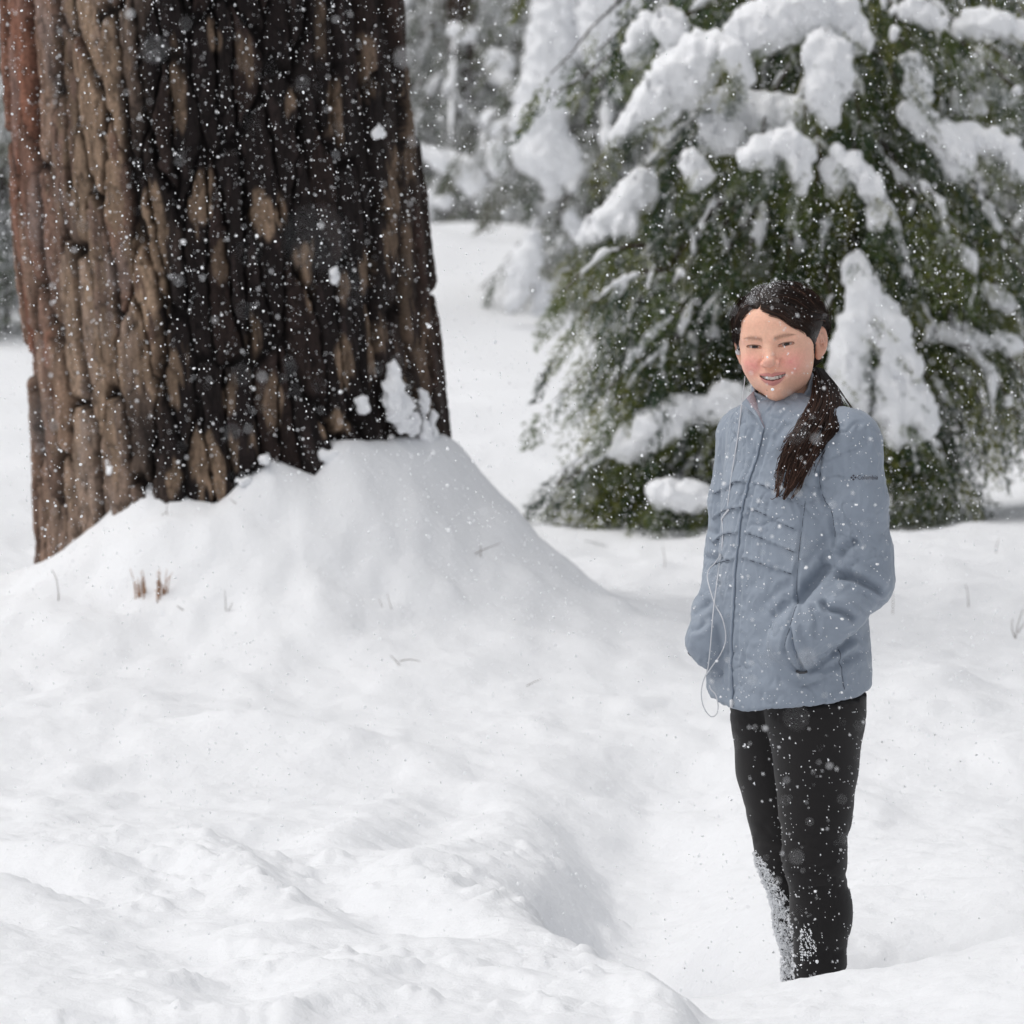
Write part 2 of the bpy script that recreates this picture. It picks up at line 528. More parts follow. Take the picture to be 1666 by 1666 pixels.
    # wind-smoothed pads in the middle distance, fine relief everywhere near
    mid = sstep(11.4, 12.2, y) * sstep(21, 17, y)
    h += .034 * mid * np.maximum(n2(x, y * .55, .26, 31, 2), -.05)
    h += .014 * near * n2(x, y, .19, 33, 3) + .0035 * sstep(14, 11.5, y) * n2(x, y, .045, 35, 3)
    # banks in the distance
    gx, gy = G(760, 470)
    h += .44 * gauss(y - 43, 5.0) * (0.85 + .4 * n2(x, y, 1.6, 51, 2)) * sstep(-2.6, -1.4, x)
    h += .9 * sstep(48, 90, y)
    # hollows and drifts beyond the trunk
    h += .06 * n2(x, y, 1.1, 55, 2) * sstep(15, 18, y) * sstep(40, 25, y)
    return h

def build_ground():
    # rows: dense from 8.8 m to 24 m, then spreading to the horizon; columns follow the view's width but go on sideways
    ys = [-60, -25, -8, 0, 4, 6.5, 8, 8.6]
    y = 8.9
    while y < 12.5: ys.append(y); y *= 1.0015
    while y < 18.5: ys.append(y); y *= 1.0022
    while y < 60: ys.append(y); y *= 1.006
    while y < 3000: ys.append(y); y *= 1.16
    ys = np.array(ys)
    u = np.concatenate([-np.geomspace(60, .14, 26), np.linspace(-.12, .12, 340), np.geomspace(.14, 60, 26)])
    yy, uu = np.meshgrid(ys, u, indexing='ij')
    wd = np.maximum(yy, 8.6)
    X = uu * wd
    Hh = height(X, yy)
    V = np.stack([X, yy, Hh], -1).reshape(-1, 3)
    F = gridF(len(ys), len(u))[:, ::-1]
    o = mk('ground', V, F, M['snow_ground'])
    tag(o, 'deep white snow covering the ground, trodden into a trench at the front', None, None, 'structure')
    print('ground', len(V), time.time() - T0)
build_ground()

# ================================================================== BIG TRUNK with furrowed bark
def build_trunk():
    root = thing('pine_tree', 'huge old pine trunk with dark wet furrowed bark rising from a snow mound', 'tree', (trunk_axis(0)[0], TY, 0))
    zs = np.concatenate([np.arange(.02, 1.98, .0088), np.linspace(2.0, 8.5, 80)])
    th = np.concatenate([np.linspace(-1.06 * np.pi, .06 * np.pi, 620), np.linspace(.07 * np.pi, .93 * np.pi, 110)])
    Z, TH = np.meshgrid(zs, th, indexing='ij')
    cx, R = trunk_axis(Z)
    # gentle buttresses at the foot
    R = R * (1 + .018 * np.sin(TH * 3 + .7) + .012 * np.sin(TH * 7 + 2) + .02 * noise(np.stack([np.cos(TH) * 1.6, np.sin(TH) * 1.6, Z * .6], -1)))
    RT = .343e-3 / 9.09 * 1e3 * TY
    S = TH * RT
    # warped, stretched cell pattern = bark plates
    q = np.stack([np.cos(TH) * RT, np.sin(TH) * RT, Z], -1) * (14 / TY)
    ws = .020 * noise(q * [8, 8, 4]) + .013 * noise(q * [24, 24, 14] + 5) + .006 * noise(q * [70, 70, 40] + 1)
    wz = .07 * noise(q * [5, 5, 3] + 9) + .03 * noise(q * [22, 22, 10] + 3)
    cw, ch = .070, .38
    ncol = int(round(2 * np.pi * RT / cw)); cw = 2 * np.pi * RT / ncol
    u = (S + ws) / cw; v = (Z + wz) / ch
    iu = np.floor(u).astype(int); iv = np.floor(v).astype(int)
    def worley(u, v, nc, seed):
        iu = np.floor(u).astype(int); iv = np.floor(v).astype(int)
        F1 = np.full(u.shape, 9.); F2 = np.full(u.shape, 9.); ID = np.zeros(u.shape, np.int64)
        for a in (-1, 0, 1):
            for b in (-2, -1, 0, 1, 2):
                cu = iu + a; cv = iv + b; cum = cu % nc
                h = _hash(cum, cv, np.full_like(cum, seed))
                jx = (h & 1023) / 1023. ; jy = ((h >> 10) & 1023) / 1023.
                d = np.hypot((cu + .12 + .76 * jx) - u, (cv + jy + .5 * (cum % 2)) - v)
                closer = d < F1
                F2 = np.where(closer, F1, np.minimum(F2, d)); ID = np.where(closer, cum * 1000 + cv + 500, ID); F1 = np.where(closer, d, F1)
        return F1, F2, ID
    F1, F2, ID = worley(u, v, ncol, 5)
    G1, G2, ID2 = worley(u * 2.0 + .4 * noise(q * [50, 50, 25]), v * 2.6, ncol * 2, 8)
    edge = F2 - F1
    hh = _hash(ID, ID * 7 + 1, ID * 3 + 2)
    r1 = (hh & 1023) / 1023.; r2 = ((hh >> 10) & 1023) / 1023.; r3 = ((hh >> 20) & 1023) / 1023.
    pxs = 833 + (cx + R * np.cos(TH)) / TY * FPX
    frontm = np.sin(TH) < .15
    rough_n = noise(q * [60, 60, 30])
    plate = sstep(.035, .125, edge + .07 * rough_n + .03 * noise(q * [150, 150, 60]))
    crack = sstep(.0, .13, G2 - G1 + .04 * rough_n)
    lay = noise(q * [30, 30, 7]) + .7 * noise(q * [75, 75, 20])
    steps = np.round(lay * 2.4) / 2.4                              # flaky layers
    strie = noise(np.stack([S / .007, Z / .10, S * 0], -1))
    dep = .020 + .034 * r1
    tilt = (r2 - .5) * .012 * np.clip((u - np.floor(u)) - .5, -.5, .5)
    D = -.044 + plate * dep + plate * (.0060 * steps + .0026 * strie + .002 * sstep(.1, .6, edge) + tilt) - .0035 * (1 - crack) * plate + (1 - plate) * .005 * strie + .008 * noise(q * [5, 5, 1.6])
    rr = R + D * 1.0
    V = np.stack([cx + rr * np.cos(TH), TY + rr * np.sin(TH), Z], -1)
    # ---- colours: dry plates on the left, wet dark bark in the middle, a few dry tan patches
    c_tan = np.array([.275, .200, .152]); c_red = np.array([.220, .100, .066]); c_brn = np.array([.095, .062, .048]); c_wet = np.array([.0125, .0085, .0080]); c_gold = np.array([.22, .145, .085])
    ppx, ppy = proj(V)
    wl = 205 + 40 * noise(q * [3, 3, 2.0]) + 45 * noise(q * [9, 9, 4]) + 35 * (ppy - 300) / 600
    wet = sstep(-45, 55, ppx - wl)
    wet *= 1 - .14 * sstep(600, 690, ppx)
    wet = np.where(frontm, wet, .5)
    mixA = (r2[..., None] * c_tan + (1 - r2[..., None]) * c_brn * 1.6)
    redm = np.clip(sstep(120, 10, ppx) * (.35 + .65 * r3) + .4 * (r3 > .75), 0, 1)[..., None]
    base = mixA * (1 - redm) + c_red * redm
    grey = sstep(.1, .5, noise(q * [12, 12, 6] + 21))[..., None]
    base = base * (1 - .45 * grey) + np.array([.175, .15, .14]) * .45 * grey
    base = base * (.72 + .5 * sstep(-.5, .5, lay))[..., None]
    dark = c_wet * (1 + 1.1 * sstep(.1, .7, lay)[..., None]) + .010 * (r3[..., None] > .8) * np.array([1, .55, .4])
    # dry patches showing in the wet bark (photo positions, size)
    pat = np.zeros(u.shape)
    P_ = [(430, 355, 26, 34, .9), (250, 440, 34, 130, 1), (255, 590, 40, 70, .75), (150, 200, 48, 230, .9), (345, 755, 52, 60, .95), (545, 185, 16, 50, .7), (330, 330, 22, 42, .8),
          (470, 160, 12, 26, .5), (495, 440, 16, 50, .75), (410, 560, 14, 40, .7), (440, 650, 22, 50, .65), (290, 140, 16, 60, .6), (560, 590, 14, 42, .7), (600, 440, 12, 34, .5), (610, 560, 18, 60, .55),
          (640, 330, 12, 90, .6), (668, 200, 9, 120, .45), (660, 470, 14, 110, .5), (690, 600, 12, 120, .5), (665, 620, 9, 80, .4), (370, 640, 15, 40, .5), (550, 690, 18, 22, .75), (400, 90, 18, 40, .45), (520, 60, 12, 44, .4), (600, 120, 14, 60, .5), (355, 420, 12, 36, .5), (560, 470, 10, 30, .5), (350, 60, 10, 30, .5), (175, 620, 26, 120, .8), (110, 640, 30, 170, .6)]
    wob = .65 * noise(q * [24, 24, 7] + 2) + .6 * noise(q * [66, 66, 15] + 8)
    for (ax, ay, sx, sy, w) in P_:
        e = np.hypot((ppx - ax) / sx, (ppy - ay) / sy) + wob
        pat = np.maximum(pat, w * sstep(1.12, .72, e))
    pat = pat * frontm
    pc = (c_tan * .5 + c_gold * .5) * (.75 + .5 * r2[..., None]) * (.75 + .4 * sstep(-.5, .5, lay))[..., None]
    C = base * (1 - wet[..., None]) + dark * wet[..., None]
    C = C * (1 - pat[..., None]) + pc * pat[..., None]
    fur = (1 - sstep(.02, .15, edge + .05 * rough_n))[..., None]                      # furrow bottoms coloured nearly black
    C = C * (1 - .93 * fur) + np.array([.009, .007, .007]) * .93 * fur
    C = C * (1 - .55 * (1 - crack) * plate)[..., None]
    C = np.clip(C, .004, 1)
    nz, nt_ = Z.shape
    F = gridF(nz, nt_, False, True)
    Vf, Cf = V.reshape(-1, 3), C.reshape(-1, 3)
    fid = ID.ravel()[F[:, 0]]
    # cells that face the photograph become bark plates of their own, largest first
    fc = Vf[F].mean(1)
    vis = (fc[:, 1] < TY + .05) & (fc[:, 2] > .1) & (fc[:, 2] < 1.98)
    ids, cnt = np.unique(fid[vis], return_counts=True)
    pick = ids[np.argsort(-cnt)][:290]
    pick = pick[[np.sum(fid == k) > 60 for k in pick]]
    sel = np.isin(fid, pick)
    def sub(faces):
        uq, inv = np.unique(faces, return_inverse=True)
        return Vf[uq], inv.reshape(faces.shape), Cf[uq]
    a, b, c = sub(F[~sel])
    trunk = mk('trunk', a, b, M['bark'], root, col=c)
    for k in pick:
        a, b, c = sub(F[fid == k])
        mk('bark_plate', a, b, M['bark'], trunk, col=c)
    
    # clots of snow stuck in the bark
    for (cxp, cyp, sx, sy) in ((640, 640, 15, 44), (655, 672, 16, 34), (184, 752, 13, 22), (690, 655, 8, 18), (617, 212, 4, 9), (545, 450, 4, 11), (588, 660, 8, 10), (690, 700, 9, 22), (545, 745, 26, 12), (672, 690, 7, 16), (640, 600, 7, 12), (565, 735, 10, 8), (705, 690, 6, 20), (395, 785, 9, 6), (430, 745, 8, 7)):
        Yh = TY - math.sqrt(max((.0377 * TY) ** 2 - ((cxp - 388) * TY / FPX) ** 2, .01)) - .005
        c0 = W(cxp, cyp, Yh); s = TY / FPX
        def f(p, c0=c0, s=s, sx=sx, sy=sy):
            return s_ell(p, c0, (sx * s * 1.1, .026, sy * s * 1.1)) + .016 * noise(p * 34) + .010 * noise(p * [90, 90, 60])
        v, fa = snets(f, c0 - np.array([sx * s + .03, .05, sy * s + .03]), c0 + np.array([sx * s + .03, .05, sy * s + .03]), .006)
        if len(fa): mk('snow_patch', v, fa, M['snow_pad'], root)
    print('trunk', len(Vf), len(pick), time.time() - T0)
build_trunk()
# ================================================================== THE GIRL
GY = 10.0
def g(px, py, Y=GY):
    return W(px, py, Y)
YAW = math.radians(48)
FD = np.array([-math.sin(YAW), -math.cos(YAW), 0]); LD = np.array([math.cos(YAW), -math.sin(YAW), 0])   # facing, her left

# ---- jacket torso: stack of ellipses against photo rows
_ty = np.array([640, 668, 690, 720, 760, 800, 860, 920, 980, 1040, 1100, 1160.])
_tx = np.array([1274, 1284, 1296, 1302, 1302, 1300, 1297, 1292, 1289, 1287, 1286, 1286.])
_ta = np.array([.075, .105, .128, .142, .148, .148, .142, .139, .143, .150, .156, .160])
_tb = np.array([.060, .072, .085, .098, .108, .113, .114, .114, .116, .120, .124, .126])
_tz = np.array([g(1290, y)[2] for y in _ty])
def sd_torso(p):
    z = p[..., 2]
    zz = _tz[::-1]
    cx = np.interp(z, zz, ((_tx - 833) / FPX * GY)[::-1]); a = np.interp(z, zz, _ta[::-1]); b = np.interp(z, zz, _tb[::-1])
    dx = p[..., 0] - cx; dy = p[..., 1] - GY
    u = dx * LD[0] + dy * LD[1]; v = dx * FD[0] + dy * FD[1]
    k = np.sqrt((np.abs(u) / a) ** 2.3 + (np.abs(v) / b) ** 2.3 + 1e-9) ** (2 / 2.3)
    d = (k - 1) * np.minimum(a, b)
    top = z - g(1290, 662)[2]
    return smax(d, top, .03)

A_L = [(g(1383, 722, 9.895), .057), (g(1391, 820, 9.885), .0555), (g(1401, 900, 9.895), .0515), (g(1405, 945, 9.90), .0505), (g(1360, 992, 9.860), .047), (g(1303, 1030, 9.845), .043), (g(1285, 1045, 9.86), .040)]
A_R = [(g(1214, 712, 10.10), .054), (g(1205, 810, 10.13), .052), (g(1196, 900, 10.13), .050), (g(1191, 940, 10.11), .047), (g(1166, 1000, 10.03), .041), (g(1150, 1042, 9.99), .034), (g(1160, 1062, 9.98), .030)]
def sd_arm(p, A, k=.02):
    d = None
    for (a, ra), (b, rb) in zip(A[:-1], A[1:]):
        e = s_cone(p, a, b, ra, rb)
        d = e if d is None else smin(d, e, k)
    return d
NECK = g(1278, 668, 10.0)
Z_HEM = g(1290, 1135)[2]
def hem_z(p):
    # hem runs a little lower at the front zip than at her left side
    px = 833 + p[..., 0] / p[..., 1] * FPX
    return g(1290, 0)[2] - (np.interp(px, [1145, 1160, 1190, 1215, 1260, 1330, 1400, 1420], [1118, 1135, 1148, 1150, 1141, 1134, 1126, 1116]) - 0) * (GY / FPX) + .0

def sd_jacket(p):
    d = sd_torso(p)
    sh = smin(s_cone(p, NECK + np.array([0, 0, -.035]), A_L[0][0] + np.array([-.012, 0, .004]), .066, .056), s_cone(p, NECK + np.array([0, 0, -.035]), A_R[0][0] + np.array([.012, 0, .004]), .066, .052), .03)
    d = smin(d, sh, .035)
    d = smin(d, sd_arm(p, A_L), .016)
    d = smin(d, sd_arm(p, A_R), .014)
    # bulge of the hands in the pockets
    d = smin(d, s_ell(p, g(1290, 1062, 9.920), (.040, .04, .05)), .035)
    # hem, hollow underneath
    d = smax(d, hem_z(p) - p[..., 2], .006)
    inner = np.maximum(sd_torso(p) + .012, p[..., 2] - Z_HEM - .06)
    return np.maximum(d, -inner)

# ---- folds, tucks and seams, placed by photo position
FOLDS = []   # (polyline px, width px, depth m, kind)  kind: 'g' groove, 't' tuck (upper side proud), 'r' ridge
def fold(pts, w, d, kind='g'): FOLDS.append((np.array(pts, float), w, d, kind))
for t in ([(1228, 786), (1251, 793), (1278, 808), (1305, 823)], [(1218, 827), (1238, 833), (1258, 845), (1294, 861)], [(1213, 867), (1231, 872), (1258, 884), (1295, 899)], [(1208, 907), (1235, 916), (1258, 924), (1289, 934)],
          [(1164, 803), (1184, 795), (1196, 785), (1218, 785)], [(1164, 843), (1184, 830), (1206, 826)], [(1164, 884), (1179, 870), (1203, 867)], [(1160, 921), (1176, 914), (1196, 910)]):
    fold(t, 6, .0042, 't')
fold([(1349, 695), (1338, 728), (1332, 771), (1337, 808), (1350, 835), (1356, 875), (1361, 906)], 3.2, .006)
fold([(1310, 815), (1305, 855), (1300, 899), (1297, 939), (1295, 983), (1285, 1017), (1277, 1050), (1274, 1090)], 2.6, .0035)
fold([(1255, 797), (1248, 838), (1241, 882), (1236, 920)], 3, .0014)
fold([(1252, 700), (1244, 738), (1229, 788), (1217, 838), (1211, 889), (1206, 939), (1202, 1023), (1199, 1148)], 2.4, .0025)
fold([(1234, 707), (1227, 738), (1211, 788), (1200, 838), (1195, 889), (1190, 939), (1186, 1023), (1183, 1146)], 2.4, .0025)
# elbow and forearm
fold([(1358, 937), (1382, 937), (1409, 948), (1442, 968)], 6, .016); fold([(1385, 925), (1415, 930), (1448, 945)], 9, .006, 'r')
fold([(1362, 909), (1379, 889), (1396, 878)], 6, .010); fold([(1372, 915), (1400, 905), (1430, 905)], 8, .004, 'r')
fold([(1337, 974), (1345, 991), (1369, 994), (1395, 1010)], 5, .013); fold([(1350, 975), (1385, 980), (1420, 995)], 8, .005, 'r')
fold([(1400, 962), (1425, 975), (1440, 985)], 4, .005); fold([(1395, 985), (1412, 996), (1425, 1004)], 4, .004)
fold([(1320, 985), (1330, 1010), (1325, 1040)], 5, .004); fold([(1375, 850), (1400, 842), (1425, 846)], 7, .003); fold([(1355, 800), (1375, 790), (1400, 795)], 9, .002)
fold([(1400, 700), (1395, 740), (1385, 790)], 12, .002); fold([(1420, 760), (1432, 830), (1436, 880)], 9, .002)
# drag lines from the armpit and pocket
fold([(1295, 983), (1325, 949), (1352, 915)], 7, .013); fold([(1303, 960), (1330, 925), (1352, 890)], 7, .005); fold([(1310, 920), (1335, 890), (1350, 868)], 6, .004)
fold([(1255, 1010), (1275, 990), (1295, 978)], 7, .004); fold([(1230, 1000), (1262, 965), (1290, 950)], 9, .0025); fold([(1215, 960), (1245, 935), (1285, 915)], 9, .002)
fold([(1310, 1096), (1352, 1066), (1392, 1032)], 5, .008); fold([(1325, 1092), (1368, 1077), (1402, 1058)], 6, .006); fold([(1318, 1080), (1350, 1050), (1370, 1035)], 6, .004, 'r')
fold([(1366, 1047), (1370, 1085), (1374, 1121)], 2.5, .003); fold([(1260, 1105), (1295, 1108), (1340, 1110)], 8, .003); fold([(1220, 1120), (1260, 1118), (1310, 1115)], 9, .0025, 'r')
fold([(1275, 1050), (1285, 1078), (1302, 1094)], 3, .005); fold([(1285, 1018), (1292, 1057), (1307, 1090)], 3, .006); fold([(1301, 1015), (1312, 1050), (1318, 1085)], 5, .004)
fold([(1175, 1005), (1176, 1060), (1172, 1110)], 9, .003); fold([(1150, 1060), (1162, 1085), (1175, 1100)], 7, .004)
# far arm
fold([(1147, 906), (1164, 909), (1178, 906)], 5, .006); fold([(1152, 862), (1165, 868), (1172, 866)], 5, .004); fold([(1138, 967), (1158, 960), (1172, 945)], 5, .006); fold([(1125, 1000), (1145, 990), (1160, 975)], 5, .005); fold([(1120, 1026), (1140, 1022), (1150, 1010)], 4, .004)
# collar-side gathers
fold([(1228, 690), (1222, 715), (1226, 745)], 5, .004); fold([(1258, 720), (1272, 700), (1284, 690)], 6, .003); fold([(1262, 750), (1285, 722), (1300, 700)], 7, .003); fold([(1195, 700), (1188, 740), (1186, 770)], 9, .002)
fold([(1360, 690), (1352, 720), (1350, 760)], 8, .003, 'r')

def pl_dist(px, py, pts):
    """distance, signed side (positive = above in the photo) to polyline, and end taper"""
    best = np.full(px.shape, 1e9); side = np.zeros(px.shape); par = np.zeros(px.shape)
    for k in range(len(pts) - 1):
        a, b = pts[k], pts[k + 1]; ab = b - a; L2 = ab @ ab
        tr = ((px - a[0]) * ab[0] + (py - a[1]) * ab[1]) / L2
        t = np.clip(tr, 0, 1)
        ex = px - a[0] - t * ab[0]; ey = py - a[1] - t * ab[1]
        d = np.hypot(ex, ey); m = d < best
        best = np.where(m, d, best); par = np.where(m, k + t, par)
        cr = ab[0] * (py - a[1]) - ab[1] * (px - a[0])
        side = np.where(m, -np.sign(cr) * np.sign(ab[0] if abs(ab[0]) > 1e-6 else 1), side)
    return best, best * side, par / (len(pts) - 1)

def cloth_disp(P, N):
    """height of folds on the jacket at points P with normals N"""
    px, py = proj(P)
    vw = CAM - P; vw /= np.linalg.norm(vw, axis=-1, keepdims=True)
    wv = sstep(.0, .35, (N * vw).sum(-1))
    d = np.zeros(len(P))
    for pts, w, dep, kind in FOLDS:
        lo = pts.min(0) - 4 * w - 4; hi = pts.max(0) + 4 * w + 4
        m = (px > lo[0]) & (px < hi[0]) & (py > lo[1]) & (py < hi[1]) & (wv > 0)
        if not m.any(): continue
        pts2 = spline(pts, max(6, len(pts) * 4)) if len(pts) > 2 else pts
        di, sd, t = pl_dist(px[m], py[m], pts2)
        tap = sstep(0, .12, t) * sstep(1, .88, t) if kind != 't' else np.ones(len(t))
        if kind == 'g': q = -dep * np.exp(-(di / w) ** 2) + .35 * dep * np.exp(-((di - 2.2 * w) / (1.2 * w)) ** 2)
        elif kind == 'r': q = dep * np.exp(-(di / w) ** 2)
        else:
            up = sd > 0
            endm = ((t > .001) & (t < .999)) | (di < 1.5)
            q = np.where(up, dep * np.exp(-di / (w * 2.0)), -dep * .35 * np.exp(-(di / 3.) ** 2)) * endm
        d[m] += q * tap * wv[m]
    # puffy unevenness of the filling
    wq0 = P + .012 * np.stack([noise(P * 30 + 2), noise(P * 30 + 5), noise(P * 30 + 8)], -1)
    wq = P + .02 * np.stack([noise(P * 20 + 3), noise(P * 20 + 7), noise(P * 20 + 11)], -1)
    msk = sstep(-.1, .35, noise(P * 9 + 31))
    for sc_, ph_, dp_ in (([15, 15, 24], 3, .0030), ([26, 26, 12], 17, .0022), ([38, 38, 30], 23, .0016)):
        d -= dp_ * msk * np.exp(-(noise(wq0 * sc_ + ph_) / .055) ** 2)
    d += .0026 * noise(P * [13, 13, 9]) + .0022 * (1 - np.abs(noise(wq * [30, 30, 22] + 4)) * 2.2) * .45 + .0014 * (1 - np.abs(noise(wq * [60, 60, 40] + 9)) * 2.2)
    return d

_JN = {}
def on_jacket(px, py, off=0.0, ylo=9.55):
    """points of the jacket's near surface at photo pixels, lifted by off along the normal"""
    px = np.atleast_1d(np.asarray(px, float)); py = np.atleast_1d(np.asarray(py, float))
    Y = np.full(px.shape, ylo)
    for _ in range(34):
        Y = Y + np.clip(sd_jacket(W(px, py, Y)), -.02, .08) * .8
    P = W(px, py, np.minimum(Y, 10.3)); N = sgrad(sd_jacket, P)
    return P + N * (cloth_disp(P, N) + off)[:, None], N

# ---- head, modelled in its own frame: x her left, y back, z up, origin between the eyes' depth and the ears
HC = g(1266.5, 556.5, 10.0)
yaw, roll, pit = math.radians(-14), math.radians(-5.2), math.radians(1)
RH = np.array(Matrix.Rotation(roll, 3, 'Y') @ Matrix.Rotation(yaw, 3, 'Z') @ Matrix.Rotation(pit, 3, 'X'))
def h2w(p): return HC + np.asarray(p) @ RH.T
def w2h(p): return (np.asarray(p) - HC) @ RH

def sd_skull(p):
    ax = p.copy(); ax[..., 0] = np.abs(ax[..., 0])
    d = s_ell(p, (0, .014, .022), (.0715, .088, .071))
    d = smin(d, s_ell(p, (0, -.020, -.020), (.0595, .064, .072)), .03)
    d = smin(d, s_ell(ax, (.0285, -.012, -.050), (.0225, .040, .032)), .026)          # jaw angle
    d = smin(d, s_ell(p, (0, -.050, -.083), (.0185, .026, .0180)), .026)             # chin
    d = smin(d, s_ell(ax, (.0340, -.049, -.030), (.0215, .026, .022)), .022)          # cheeks
    d = smin(d, s_ell(p, (0, -.046, .038), (.052, .036, .036)), .03)                # forehead
    return d

def sd_head(p):
    ax = p.copy(); ax[..., 0] = np.abs(ax[..., 0])
    d = sd_skull(p)
    d = smin(d, s_cone(ax, (.010, -.0765, .0125), (.041, -.0655, .0150), .0065, .0055), .016)   # brow ridge
    d = smax(d, -s_ell(ax, (.0290, -.0935, -.0005), (.0185, .0165, .0105)), .014)              # eye hollows
    d = smin(d, s_ell(ax, (.0290, -.0655, .0000), (.0160, .0130, .0098)), .006)                 # lids over the eyeballs
    d = smin(d, s_cone(ax, (.018, -.0745, -.0105), (.040, -.0665, -.0085), .0042, .0038), .009) # lower-lid pouch of a squint
    d = smin(d, s_cone(p, (0, -.0775, .004), (0, -.0965, -.0255), .0070, .0082), .013)          # nose bridge
    d = smin(d, s_ell(p, (0, -.0985, -.0285), (.0105, .0095, .0085)), .007)                      # tip
    d = smin(d, s_ell(ax, (.0130, -.0880, -.0320), (.0066, .0092, .0068)), .004)                 # wings
    d = smax(d, -s_ell(ax, (.0066, -.0965, -.0392), (.0046, .0060, .0040)), .002)               # nostrils
    d = smax(d, -s_cone(ax, (.0195, -.0835, -.0270), (.0190, -.0840, -.0360), .0022, .0020), .005)
    d = smin(d, s_ell(p, (0, -.0610, -.0560), (.0300, .0235, .0225)), .014)                      # muzzle
    d = smin(d, s_cone(ax, (.0, -.0835, -.0500), (.0225, -.0730, -.0515), .0044, .0022), .005)  # upper lip
    d = smin(d, s_cone(ax, (.0, -.0820, -.0655), (.0200, -.0735, -.0565), .0050, .0024), .006)  # lower lip
    d = smax(d, -s_cone(ax, (.019, -.087, -.034), (.0300, -.0800, -.0520), .0022, .0016), .010) # smile fold
    d = smax(d, -s_ell(p, (0, -.0870, -.0745), (.014, .0060, .0035)), .010)                      # dip under the lip
    return d

def head_ray(dirs, f, r0=.128, org=np.array([0, -.008, -.004])):
    r = np.full(len(dirs), r0)
    for _ in range(34):
        d = f(org + dirs * r[:, None])
        r = r - np.clip(d, -.03, .03) * .75
    return r

ORG = np.array([0, -.008, -.004])

MW = .0238
def lip_line(ax): return -.0545 + .0030 * (ax / MW) ** 2 - .0010 * np.exp(-(ax / .004) ** 2)
def mouth_open(x, z):
    """>0 inside the parted lips (head frame, front view)"""
    ax = np.abs(x)
    q = np.clip(1 - (ax / MW) ** 2, 0, 1)
    top = lip_line(ax); bot = top - .0072 * q ** .6
    return np.where(ax < MW, np.minimum(top - z, z - bot), -.01)

def eye_open(x, z):
    ax = np.abs(x) - .0290
    mid = .0002 + .0014 * (ax / .0140) - .0006 * (ax / .0140) ** 2
    hw = .0027 * np.sqrt(np.clip(1 - (ax / .0142) ** 2, 0, 1))
    return np.where(np.abs(ax) < .0142, hw - np.abs(z - mid), -.01)

# outline of the bare face in photo pixels (hair begins outside)
FACE_POLY = np.array([(1233, 503), (1247, 508), (1261, 513), (1272, 518), (1281, 526), (1292, 532), (1303, 537), (1309, 541), (1313, 547), (1319, 552), (1323, 560), (1330, 640), (1300, 700), (1240, 700), (1190, 640), (1196, 590), (1203, 556), (1205, 540), (1206, 527), (1209, 515), (1216, 507), (1226, 503)], float)
def in_poly(px, py, poly):
    ins = np.zeros(px.shape, bool); best = np.full(px.shape, 1e9)
    n = len(poly)
    for i in range(n):
        a, b = poly[i], poly[(i + 1) % n]
        c = ((a[1] > py) != (b[1] > py)) & (px < (b[0] - a[0]) * (py - a[1]) / (b[1] - a[1] + 1e-12) + a[0])
        ins ^= c
        ab = b - a; t = np.clip(((px - a[0]) * ab[0] + (py - a[1]) * ab[1]) / (ab @ ab), 0, 1)
        best = np.minimum(best, np.hypot(px - a[0] - t * ab[0], py - a[1] - t * ab[1]))
    return np.where(ins, best, -best)

def face_mask(Pw, N_h):
    """signed px distance: positive on bare skin"""
    px, py = proj(Pw)
    s = in_poly(px, py, FACE_POLY)
    ph = w2h(Pw)
    s = s + 1.3 * noise(Pw * 300.) + .6 * noise(Pw * 90.)
    return np.where(ph[..., 1] < .012, s, -60.)

